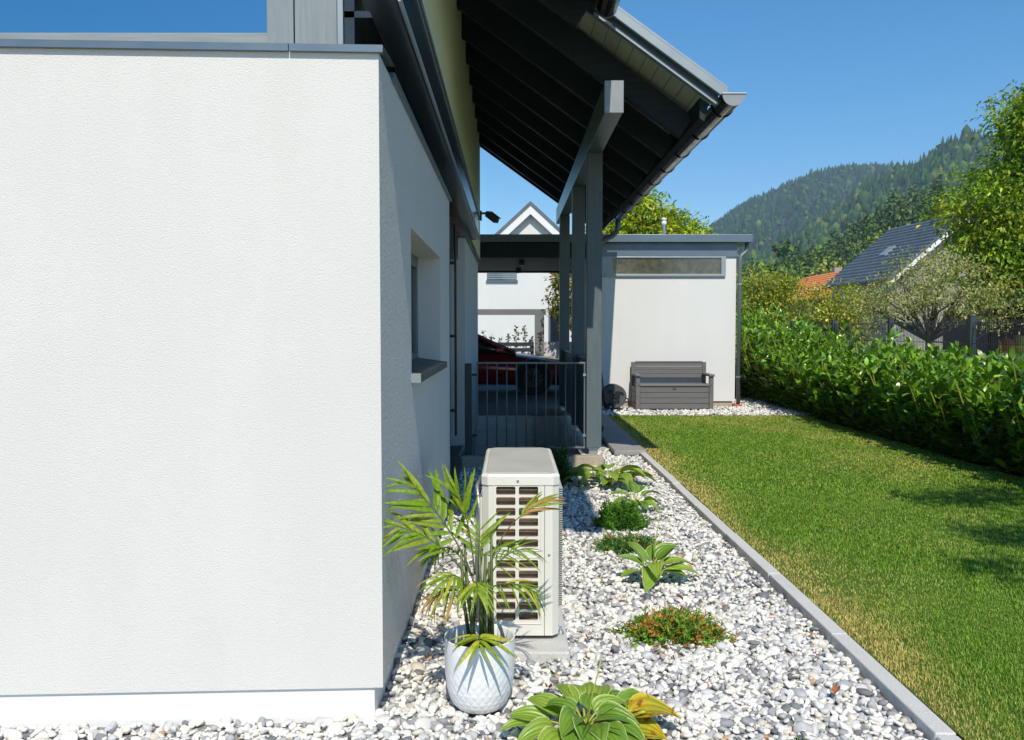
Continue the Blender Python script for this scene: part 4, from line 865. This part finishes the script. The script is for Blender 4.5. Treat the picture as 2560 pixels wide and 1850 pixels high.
# ================================================================== TREES
def tree(name, label, base, fork, blobs, ncl, per, spread, leaf, cols, wts, trunk_r, droop=.3, seed=0, limbs=40, wide=.5, group=None, leafmat_='leaf', cat="tree"):
    """blobs: (x, y, z, rx, ry, rz, weight)"""
    e = empty(name, base, label, cat, group); bl = np.array(blobs, float); k = rng.choice(len(bl), ncl, p=bl[:, 6]/bl[:, 6].sum())
    d = unit(ncl); rad = rng.uniform(.12, 1, ncl)**.42; cen = bl[k, :3] + d*bl[k, 3:6]*rad[:, None]*(1 + rng.normal(0, .08, (ncl, 1)))
    tone = pal(cols, wts, ncl, .12)
    n = ncl*per; P = np.repeat(cen, per, 0) + rng.normal(0, spread, (n, 3))*np.array([1, 1, .75])
    D = unit(n)*.8 + np.repeat(d, per, 0)*.5; D[:, 2] -= droop; L = leaf*rng.uniform(.55, 1.25, n); V, F = place(TRI4, P, D, unit(n)*.6 + np.array([0, 0, 1.]), L, L*wide)
    c = np.repeat(np.repeat(tone, per, 0)*np.exp(rng.normal(0, .22, (n, 1))), 4, 0)
    bulk("crown", V, F, M[leafmat_], e, c)
    m = MB(); b0 = Vector(base); f0 = Vector(fork); m.tube([b0, b0.lerp(f0, .5) + Vector((.04, .02, 0)), f0], [trunk_r*1.25, trunk_r, trunk_r*.8], 10)
    for i in rng.choice(ncl, min(limbs, ncl), replace=False):
        q = Vector(cen[i]); mid = f0.lerp(q, .5) + Vector(rng.normal(0, .08, 3)*(q-f0).length) + Vector((0, 0, .06*(q-f0).length)); r0 = trunk_r*rng.uniform(.25, .5)
        m.tube([f0, f0.lerp(mid, .5), mid, mid.lerp(q, .6), q], [r0, r0*.8, r0*.55, r0*.35, r0*.12], 6)
    m.build("trunk", M['bark'], e, True); return e
WAL = [(.17, .30, .018), (.26, .36, .022), (.38, .42, .025), (.09, .17, .014), (.52, .40, .03)]
tree("walnut_tree", "tall yellow green walnut tree at the right edge behind the fence", (13.2, 20.5, 0), (13.0, 20.4, 2.2),
 [(12.5, 20.3, 5.3, 1.5, 1.6, 1.3, 3), (11.4, 20, 4.2, 1.4, 1.4, 1.1, 2.4), (11.9, 19.8, 2.9, 1.2, 1.2, .8, 1.6), (13.6, 20.6, 4.6, 2.0, 2.0, 2.2, 3.5), (12.6, 20, 6.3, .9, .9, .7, 1), (13.2, 20.5, 6.9, 1.35, 1.2, .8, 1.8), (12.2, 20, 6.1, .85, 1, .8, 1.3), (11.2, 19.9, 3.2, .85, .9, .85, 1.3), (12.9, 19.4, 2.3, 1.2, 1., .6, 1.2), (14.8, 21, 4, 1.8, 2, 2.4, 1)],
 1000, 38, .23, .145, WAL, [4, 4, 1.4, 3, .3], .2, .55, limbs=60)
FRU = [(.28, .33, .11), (.38, .41, .15), (.48, .44, .2), (.19, .24, .07), (.55, .43, .11)]
tree("fruit_tree", "pale leaved old fruit tree with crooked branches behind the fence", (8.55, 17.6, 0), (8.6, 17.6, 1.25),
 [(8.0, 17.4, 2.2, .95, .9, .55, 2), (9.1, 17.6, 2.35, 1.0, .9, .65, 2.4), (8.6, 17.6, 2.75, .8, .8, .4, 1.6), (7.5, 17.2, 2.0, .7, .7, .35, 1.0), (9.9, 17.8, 1.95, .7, .7, .5, 1.4), (8.6, 17.3, 1.95, 1.1, .7, .3, .7)],
 330, 24, .13, .075, FRU, [4, 4, 3, 3, .7], .08, .2, limbs=34)
YG = [(.30, .37, .04), (.43, .46, .06), (.18, .25, .03), (.52, .47, .11), (.40, .32, .13)]
tree("apple_tree", "yellow green bushy tree right of the shed downpipe behind the hedge", (6.6, 22.5, 0), (6.6, 22.5, 1.2),
 [(6.3, 22.3, 2.35, .7, .8, .7, 2), (6.9, 22.5, 2.2, .7, .8, .7, 2), (6.6, 22.5, 1.7, 1.0, .8, .5, 2), (7.1, 22.4, 2.75, .4, .5, .35, .7)], 260, 28, .16, .10, YG, [4, 3, 3, 1.5, 1], .1, .3, limbs=45)
tree("apple_tree", "yellow green bushy tree below the orange roof behind the hedge", (8.0, 21.5, 0), (8.0, 21.5, 1.0),
 [(7.8, 21.4, 1.95, .75, .8, .6, 2), (8.3, 21.5, 2.05, .6, .8, .6, 1.5), (8.1, 21.4, 1.5, .9, .8, .5, 1.5)], 220, 28, .16, .10, YG, [4, 4, 2, 1.5, .5], .09, .3, limbs=40)
LIM = [(.30, .42, .018), (.42, .50, .025), (.17, .26, .015), (.52, .49, .03)]
tree("ash_tree", "bright lime green tree rising behind the flat shed roof", (4.1, 26, 0), (4.1, 26, 3.0),
 [(3.9, 26, 4.9, .95, 1.0, .75, 3), (4.8, 26, 4.4, .85, .9, .6, 2), (3.0, 26, 4.4, .8, .9, .7, 2), (4.1, 26, 4.0, 1.7, 1.2, .6, 2), (5.6, 26, 4.2, .5, .6, .3, .7)], 300, 26, .2, .19, LIM, [4, 4, 2, 1], .14, .5, limbs=40, wide=.42)
tree("maple_tree", "small yellowing tree seen through the carport behind the posts", (1.55, 23.2, .1), (1.5, 23.2, 1.5),
 [(1.45, 23.2, 2.45, .48, .5, .62, 2), (1.7, 23.3, 2.9, .5, .5, .5, 1.5), (1.75, 23.2, 1.9, .4, .4, .4, 1)], 150, 24, .12, .11, [(.2, .22, .012), (.36, .30, .015), (.36, .14, .02), (.10, .15, .012)], [4, 3, 1.2, 2], .06, .5, limbs=30)
tree("plum_tree", "garden tree just outside the right edge shading the lawn", (5.5, 2.1, 0), (5.2, 2.3, 2.6),
 [(4.0, 3.9, 3.8, .55, .22, .2, 1.3), (4.7, 4.0, 3.8, .5, .35, .3, 1.1), (3.75, 2.55, 3.8, .4, .3, .2, 1.2), (3.25, 1.65, 3.9, .28, .2, .18, .6), (4.5, 2.4, 4.2, .55, .6, .35, 1.4), (5.2, 2.8, 4.2, .6, .6, .4, 1.2)], 190, 28, .11, .08, YG, [1, 1, 1, 1, 0], .09, .3, limbs=30)
# slim seedlings in the neighbour's planter, seen through the carport
for i in range(8):
    x = -.78 + .22*i + rng.uniform(-.05, .05); e = empty("sapling", (x, 23.4, .14), ("thin dark sapling in front of the white neighbour house, %s from the left" % ("first", "second", "third", "fourth", "fifth", "sixth", "seventh", "eighth")[i]), "sapling", "saplings behind the slat fence")
    H = rng.uniform(1.1, 1.65); MB().tube([(x, 23.4, .14), (x+.02, 23.4, .14+H*.5), (x+.03, 23.4, .14+H)], [.012, .009, .004], 5).build("stem", M['bark'], e)
    n = 90; tt_ = rng.uniform(.25, 1, n); P = np.stack([x + .03*tt_ + rng.normal(0, .05, n)*(1.3-tt_), 23.4 + rng.normal(0, .05, n), .14 + H*tt_], 1); D = unit(n); D[:, 2] += .5; V, F = place(TRI4, P, D, unit(n), np.full(n, .09), np.full(n, .045)); bulk("leaves", V, F, M['leaf'], e, np.repeat(pal([(.05, .07, .025), (.10, .11, .04)], [1, 1], n), 4, 0))
# ================================================================== NEIGHBOURS
nh_ = empty("neighbour_house", (.9, 38.6, 0), "white gabled house seen through the carport", "house")
gx = .9; ap = 7.0
def gz(x): return ap - .918*abs(x-gx)
MB().prism([(-3.3, 0), (5.1, 0), (5.1, gz(5.1)-.35), (gx, ap-.35), (-3.3, gz(-3.3)-.35)], 38.6, 48, 'y').build("wall", M['smooth_wall'], nh_)
for s_ in (-1, 1):
    xe = gx + s_*4.9
    MB().prism([(gx, ap-.02), (xe, gz(xe)-.02), (xe, gz(xe)+.17), (gx, ap+.17)], 38.22, 48.4, 'y').build("roof", M['tile'], nh_)
    MB().prism([(gx, ap-.40), (xe, gz(xe)-.40), (xe, gz(xe)-.025), (gx, ap-.025)], 38.25, 38.30, 'y').build("bargeboard", M['whitepl'], nh_)
nw = MB().box(-1.08, .34, 38.5, 38.6, 3.62, 3.70).box(-1.05, .31, 38.56, 38.605, 4.55, 4.65).build("window", M['zinc'], nh_); MB().box(-1.04, .30, 38.58, 38.61, 3.7, 4.55).build("pane", M['glass'], nw)
sl_ = MB()
for k in range(10): sl_.box(-1.04, .30, 38.54, 38.57, 3.74+k*.085, 3.785+k*.085)
sl_.build("blind", M['galv'], nw)
w2 = MB().box(1.72, 1.80, 38.5, 38.6, .9, 2.4).build("window", M['zinc'], nh_); MB().box(1.80, 2.3, 38.57, 38.605, .9, 2.4).build("pane", M['glass'], w2)
pg = empty("pergola", (0, 24, 0), "plain grey carport frame of the neighbour", "pergola")
MB().box(-3.5, 1.0, 24, 24.2, 1.9, 2.06).build("beam", M['ceil'], pg); MB().box(.69, .95, 24.0, 24.2, .1, 1.898).build("post", M['ceil'], pg); MB().box(-3.5, -3.24, 24.0, 24.2, .1, 1.898).build("post", M['ceil'], pg)
sf = empty("slat_fence", (.2, 22.8, .14), "low dark slat fence behind the parked car", "fence")
for k in range(6): MB().box(-2.4, .62, 22.8, 22.83, .3+k*.15, .40+k*.15).build("slat", M['dark'], sf)
for x in (-2.4, -.9, .55): MB().box(x, x+.08, 22.84, 22.9, .14, 1.17).build("post", M['dark'], sf)
MB().box(.96, 1.9, 23.9, 24.05, -.1, 1.15).build("garden_wall", M['concrete'], None, label="grey concrete garden wall beside the neighbour carport frame", category="wall")
# slate roofed house beyond the fence, ridge running away from the camera
hb = empty("slate_house", (24, 54, 0), "house with a dark tiled roof, a skylight and white gable", "house")
yaw = Matrix.Translation((21.95, 50, 0)) @ Matrix.Rotation(R(5.5), 4, 'Z')
Wd, RH, EH, LEN = 4.75, 3.95, 4.36, 8.2
def yb(m_): m_.v = [tuple(yaw @ Vector(p)) for p in m_.v]; return m_
yb(MB().prism([(.35, 0), (2*Wd-.35, 0), (2*Wd-.35, EH+.2), (Wd, EH+RH-.25), (.35, EH+.2)], .7, LEN-.4, 'y')).build("wall", M['greywall'], hb)
sl2 = RH/Wd; a2 = math.atan(sl2); rl_ = math.hypot(RH, Wd)
rf_ = yb(MB().prism([(0, EH), (Wd, EH+RH), (2*Wd, EH), (2*Wd, EH-.12), (Wd, EH+RH-.14), (0, EH-.12)], .02, LEN, 'y')).build("roof", M['tile'], hb)
ncr = 17
for side in (0,):
    for k in range(ncr):
        u0 = k/ncr; x = Wd*u0; z = EH + RH*u0; dx = Wd/ncr*1.04; dz = RH/ncr*1.04
        yb(MB().prism([(x-.02, z+.01), (x-.02, z+.13), (x+dx, z+dz+.03), (x+dx, z+dz+.0)], 0, LEN, 'y')).build("tile_course", M['tile'], rf_)
yb(MB().box(Wd*.43, Wd*.62, 4.0, 4.75, 0, .12, Matrix.Translation((0, 0, EH + RH*.43 + .05)) @ Matrix.Translation((Wd*.43, 0, 0)) @ Matrix.Rotation(-a2, 4, 'Y') @ Matrix.Translation((-Wd*.43, 0, 0)))).build("skylight", M['zinc_light'], hb)
for s_ in (0, 1):
    f = (lambda x: x) if s_ == 0 else (lambda x: 2*Wd-x)
    yb(MB().prism([(f(0), EH-.42), (f(Wd), EH+RH-.45), (f(Wd), EH+RH-.16), (f(0), EH-.14)], -.02, .68, 'y')).build("white_verge", M['whitepl'], hb)
yb(MB().box(-.12, .0, .0, LEN, EH-.16, EH-.03)).build("gutter", M['brown'], hb)
for yy in (2.2, 5.0): yb(MB().box(.30, .36, yy, yy+1.1, 1.4, 2.7)).build("window", M['glass'], hb)
oh = empty("orange_roof_house", (26, 72, 0), "distant house with a bright orange tiled roof", "house")
MB().box(24.6, 29.5, 71, 80, 0, 4.5).build("wall", M['greywall'], oh)
orf = MB().prism([(23.9, 3.95), (27.4, 6.3), (30.6, 3.95)], 70.4, 80.5, 'y').build("roof", M['otile'], oh)
for k in range(11): x = 23.9 + 3.5*k/11; z = 3.95 + 2.35*k/11; MB().prism([(x, z), (x, z+.09), (x+.33, z+.26), (x+.33, z+.2)], 70.35, 80.5, 'y').build("tile_course", M['otile'], orf)
MB().box(27.5, 28.1, 73, 73.7, 5.6, 6.75).build("chimney", M['greywall'], orf)
ws = empty("wood_shed", (13.8, 22.5, 0), "open timber shed with an old grey roof at the right edge", "shed")
MB().prism([(12.2, 2.05), (16.5, 2.05), (16.5, 2.13), (12.2, 2.13)], 21.6, 21.68, 'y').build("fascia", M['brown'], ws)
MB().add([(12.2, 21.6, 2.14), (17, 21.6, 2.14), (17, 25.5, 3.1), (12.9, 25.5, 3.1), (12.2, 21.6, 2.06), (17, 21.6, 2.06), (17, 25.5, 3.0), (12.9, 25.5, 3.0)], [(0,1,2,3),(4,7,6,5),(0,4,5,1),(1,5,6,2),(2,6,7,3),(3,7,4,0)]).build("roof", M['oldtile'], ws)
MB().box(12.9, 16.4, 24.2, 24.3, 0, 2.7).box(12.2, 12.3, 21.9, 24.2, 0, 2.0).build("wall", M['brown'], ws)
for x in (12.25, 14.2, 16.2): MB().box(x, x+.14, 21.75, 21.89, 0, 2.04).build("post", M['brown'], ws)
cols = ((.75, .55, .08), (.62, .22, .05), (.75, .6, .2), (.06, .2, .08), (.6, .3, .1), (.7, .66, .5)); nm = ("yellow", "rust red", "pale yellow", "green", "tan", "cream")
for i in range(6):
    x = 12.45 + .36*i; z0 = .0; mt = pm("sack_" + nm[i].replace(" ", "_"), cols[i], .6, 0, .25, 5, .6, .03, 7)
    m = loft([(x-.17, 22.1, .12, z0+.04, 1.05), (x-.12, 22.1, .2, z0, 1.2+.08*(i % 3)), (x+.05, 22.1, .23, z0, 1.34-.06*(i % 2)), (x+.14, 22.1, .2, z0, 1.2), (x+.17, 22.1, .1, z0+.04, 1.0)], 16, 2.8)
    m.build("sack", mt, None, True, label="%s filled sack stacked in the open timber shed" % nm[i], category="sack", group="sacks in the open shed")
MB().box(7.3, 8.25, 23.5, 23.7, -.1, 1.66).build("garden_wall", M['smooth_wall'], None, label="short white wall panel behind the mesh fence near the shed", category="wall")
# ================================================================== HILLS AND FOREST
def hill(name, D0, D1, pts, colr, noise_amp):
    pts = np.array(pts, float); na_, nt_ = 90, 40; dxs = np.linspace(pts[0, 0], pts[-1, 0], na_); ts = np.concatenate([np.linspace(0, 1, nt_), [1.12, 1.3]])
    def pos(dx, t):
        H = 1.49 + np.interp(dx, pts[:, 0], pts[:, 1])/1901.*D1; D = D0 + (D1-D0)*np.minimum(t, 2)
        prof = np.where(t <= 1, np.maximum(t, 0)**1.05, 1 - (t-1)*2.2); z = H*prof + noise_amp*np.sin(math.pi*np.clip(t, 0, 1))*(np.sin(dx*.045+t*5) + .6*np.sin(dx*.11-t*9) + .35*np.sin(dx*.23+t*17))
        X_, D, z = np.broadcast_arrays(dx/1901.*D, D + 0*dx, z); return np.stack([X_, D, z - .5], -1)
    G = pos(dxs[:, None], ts[None, :]); V = G.reshape(-1, 3); q = len(ts); F = np.array([[i*q+k, (i+1)*q+k, (i+1)*q+k+1, i*q+k+1] for i in range(na_-1) for k in range(q-1)])
    m = pm(name + "_soil", colr, .95, 0, .3, .02); o = bulk("hill", V, F, m, None, smooth=True); struct(o); return pos, pts
def forest(pos, pts, n, h, mix, label, tlo=.1, decs=1, cone_c=None, dec_c=None, cone_w=.17, dec_w=.3):
    dx = rng.uniform(pts[0, 0], pts[-1, 0], n); t = rng.uniform(tlo, 1.06, n); k = n//10; t[:k] = rng.uniform(.97, 1.03, k); P = pos(dx, t); isc = rng.uniform(0, 1, n) < mix(dx, t); hh = h*np.exp(rng.normal(0, .22, n)); Vs, Fs, Cs, o = [], [], [], 0
    pc = P[isc]; hc = hh[isc]; nc = len(pc); tiers = ((0.1, 1.0, .66), (.42, .66, 1.0)); a = np.arange(6)*2*np.pi/6
    T = []; FF = []
    for (zb_, rr, zt_) in tiers:
        b_ = len(T); T += [(rr*math.cos(x), rr*math.sin(x), zb_) for x in a] + [(0, 0, zt_)]; FF += [(b_+i, b_+(i+1) % 6, b_+6) for i in range(6)]
    T = np.array(T); FF = np.array(FF); V = T[None]*np.stack([hc*cone_w, hc*cone_w, hc], 1)[:, None]*(1 + rng.normal(0, .14, (nc, len(T), 1))*np.array([1, 1, .15])) + pc[:, None]
    Vs.append(V.reshape(-1, 3)); Fs.append((FF[None] + (np.arange(nc)*len(T))[:, None, None]).reshape(-1, 3)); Cs.append(np.repeat(pal(*cone_c, nc, .25), len(T), 0)); o += nc*len(T)
    pd = P[~isc]; hd = hh[~isc]*.8; nd = len(pd); T, FF = ICO[decs]
    V = T[None]*np.stack([hd*dec_w, hd*dec_w, hd*.5], 1)[:, None]*(1 + rng.normal(0, .2 if decs == 1 else .16, (nd, len(T), 1))) + pd[:, None] + np.stack([0*hd, 0*hd, hd*.5], 1)[:, None]
    Vs.append(V.reshape(-1, 3)); Fs.append((FF[None] + o + (np.arange(nd)*len(T))[:, None, None]).reshape(-1, 3)); Cs.append(np.repeat(pal(*dec_c, nd, .25), len(T), 0))
    stuff(bulk("forest", np.concatenate(Vs), np.concatenate(Fs), M['forest'], None, np.concatenate(Cs)), label, "forest")
CON = ([(.025, .065, .022), (.035, .08, .025), (.018, .05, .018)], [3, 2, 2]); DEC = ([(.06, .12, .022), (.09, .145, .025), (.045, .09, .02), (.13, .14, .03)], [3, 2, 3, .6])
ps, pt = hill("far_hill", 1000, 2100, [(250, 30), (330, 110), (425, 208), (510, 270), (570, 296), (670, 340), (740, 352), (835, 358), (900, 340), (1000, 330), (1250, 250), (1500, 120)], (.04, .06, .03), 14)
forest(ps, pt, 14000, 14, lambda dx, t: np.clip(.85 - .5*(t < .4), 0, 1), "blue green spruce forest on the far mountain ridge", .0, 1, CON, DEC, .24, .36)
ps, pt = hill("mid_hill", 560, 1250, [(430, 40), (510, 138), (620, 190), (712, 243), (761, 293), (835, 332), (897, 354), (907, 364), (972, 404), (997, 415), (1066, 406), (1220, 340), (1500, 180)], (.05, .07, .03), 9)
forest(ps, pt, 8000, 15, lambda dx, t: np.clip(.25 + .5*(t > .75), 0, 1), "mixed forest covering the nearer mountain spur", .0, 1, CON, DEC, .2, .34)
ps, pt = hill("near_spur", 170, 430, [(380, 5), (510, 35), (570, 62), (647, 92), (696, 128), (745, 160), (810, 205), (956, 262), (1150, 300), (1500, 300)], (.06, .07, .03), 2.5)
PINE = ([(.03, .06, .02), (.05, .08, .025), (.025, .045, .018)], [2, 2, 1])
def card_forest(pos, pts, n, h, label):
    dx = rng.uniform(pts[0, 0], pts[-1, 0], n); t = rng.uniform(.0, 1.03, n); P0 = pos(dx, t); pine = rng.uniform(0, 1, n) < np.where(t > .45, .72, .12); hh = h*np.exp(rng.normal(0, .2, n))*np.where(pine, 1.1, .78); per = 100
    u = rng.uniform(0, 1, (n, per)); a = rng.uniform(0, 2*np.pi, (n, per)); rad = rng.uniform(.2, 1, (n, per))**.5
    zc = np.where(pine[:, None], .35 + .65*u, .12 + .88*u); rr = np.where(pine[:, None], .21*(1.15-zc)**.6*(.75+.35*np.sin(zc*26+a[:, :1])), .36*np.sqrt(np.clip(1-((zc-.55)/.47)**2, .02, 1)))
    lob = 1 + .3*np.sin(3*a + 7*zc + a[:, :1]*5)
    off = np.stack([np.cos(a)*rad*rr*lob, np.sin(a)*rad*rr*lob, zc], -1)*hh[:, None, None]; P = (P0[:, None] + off).reshape(-1, 3); D = unit(n*per) + np.stack([np.cos(a), np.sin(a), 0*a], -1).reshape(-1, 3)*.7
    L = np.repeat(hh, per)*rng.uniform(.055, .11, n*per); V, F = place(TRI4, P, D, unit(n*per) + np.array([0, 0, .8]), L, L*.75)
    c = np.where(pine[:, None], pal([(.08, .14, .04), (.12, .18, .05), (.06, .10, .03)], [2, 2, 1], n, .15), pal([(.18, .27, .035), (.26, .32, .05), (.12, .19, .03), (.34, .31, .07)], [3, 2, 3, 1], n, .15))
    c = np.repeat(np.repeat(c, per, 0)*np.exp(rng.normal(0, .2, (n*per, 1))), 4, 0)
    stuff(bulk("forest", V, F, M['forest'], None, c), label, "forest")
    tk = MB()
    for i in np.nonzero(pine)[0][:260]: tk.tube([Vector(P0[i]), Vector(P0[i]) + Vector((0, 0, hh[i]*.85))], [.22, .1], 5, False)
    stuff(tk.build("tree_trunks", M['bark']), "bare lower trunks of the pines on the slope", "trunks")
card_forest(ps, pt, 1200, 13, "pine and broadleaf trees on the slope behind the tiled house")
rk_ = MB(); rr_ = random.Random(8)
Vr, Fr = ICO[2]; Vr = Vr*np.array([7, 7, 15])*(1 + rng.normal(0, .2, (len(Vr), 1))) + np.array([(1857-1130)/1901*1015, 1015, 1.49+(730-548)/1901*1015])
bulk("rock_face", Vr, Fr, M['oldtile'], None, label="bare pale rock outcrop on the forested mountain", category="rock")
# ------------------------------------------------------------------ air
hz = MB().box(-80, 2700, -60, 3300, -4, 620).build("haze", None); hz["kind"] = "stuff"
hm = bpy.data.materials.new("haze_air"); hm.use_nodes = True; hm.node_tree.nodes.clear(); ho = hm.node_tree.nodes.new("ShaderNodeOutputMaterial"); hv = hm.node_tree.nodes.new("ShaderNodeVolumePrincipled")
hv.inputs["Color"].default_value = (.55, .75, 1, 1); hv.inputs["Density"].default_value = .00017; hv.inputs["Anisotropy"].default_value = .0
hm.node_tree.links.new(hv.outputs[0], ho.inputs["Volume"]); hz.data.materials.append(hm)
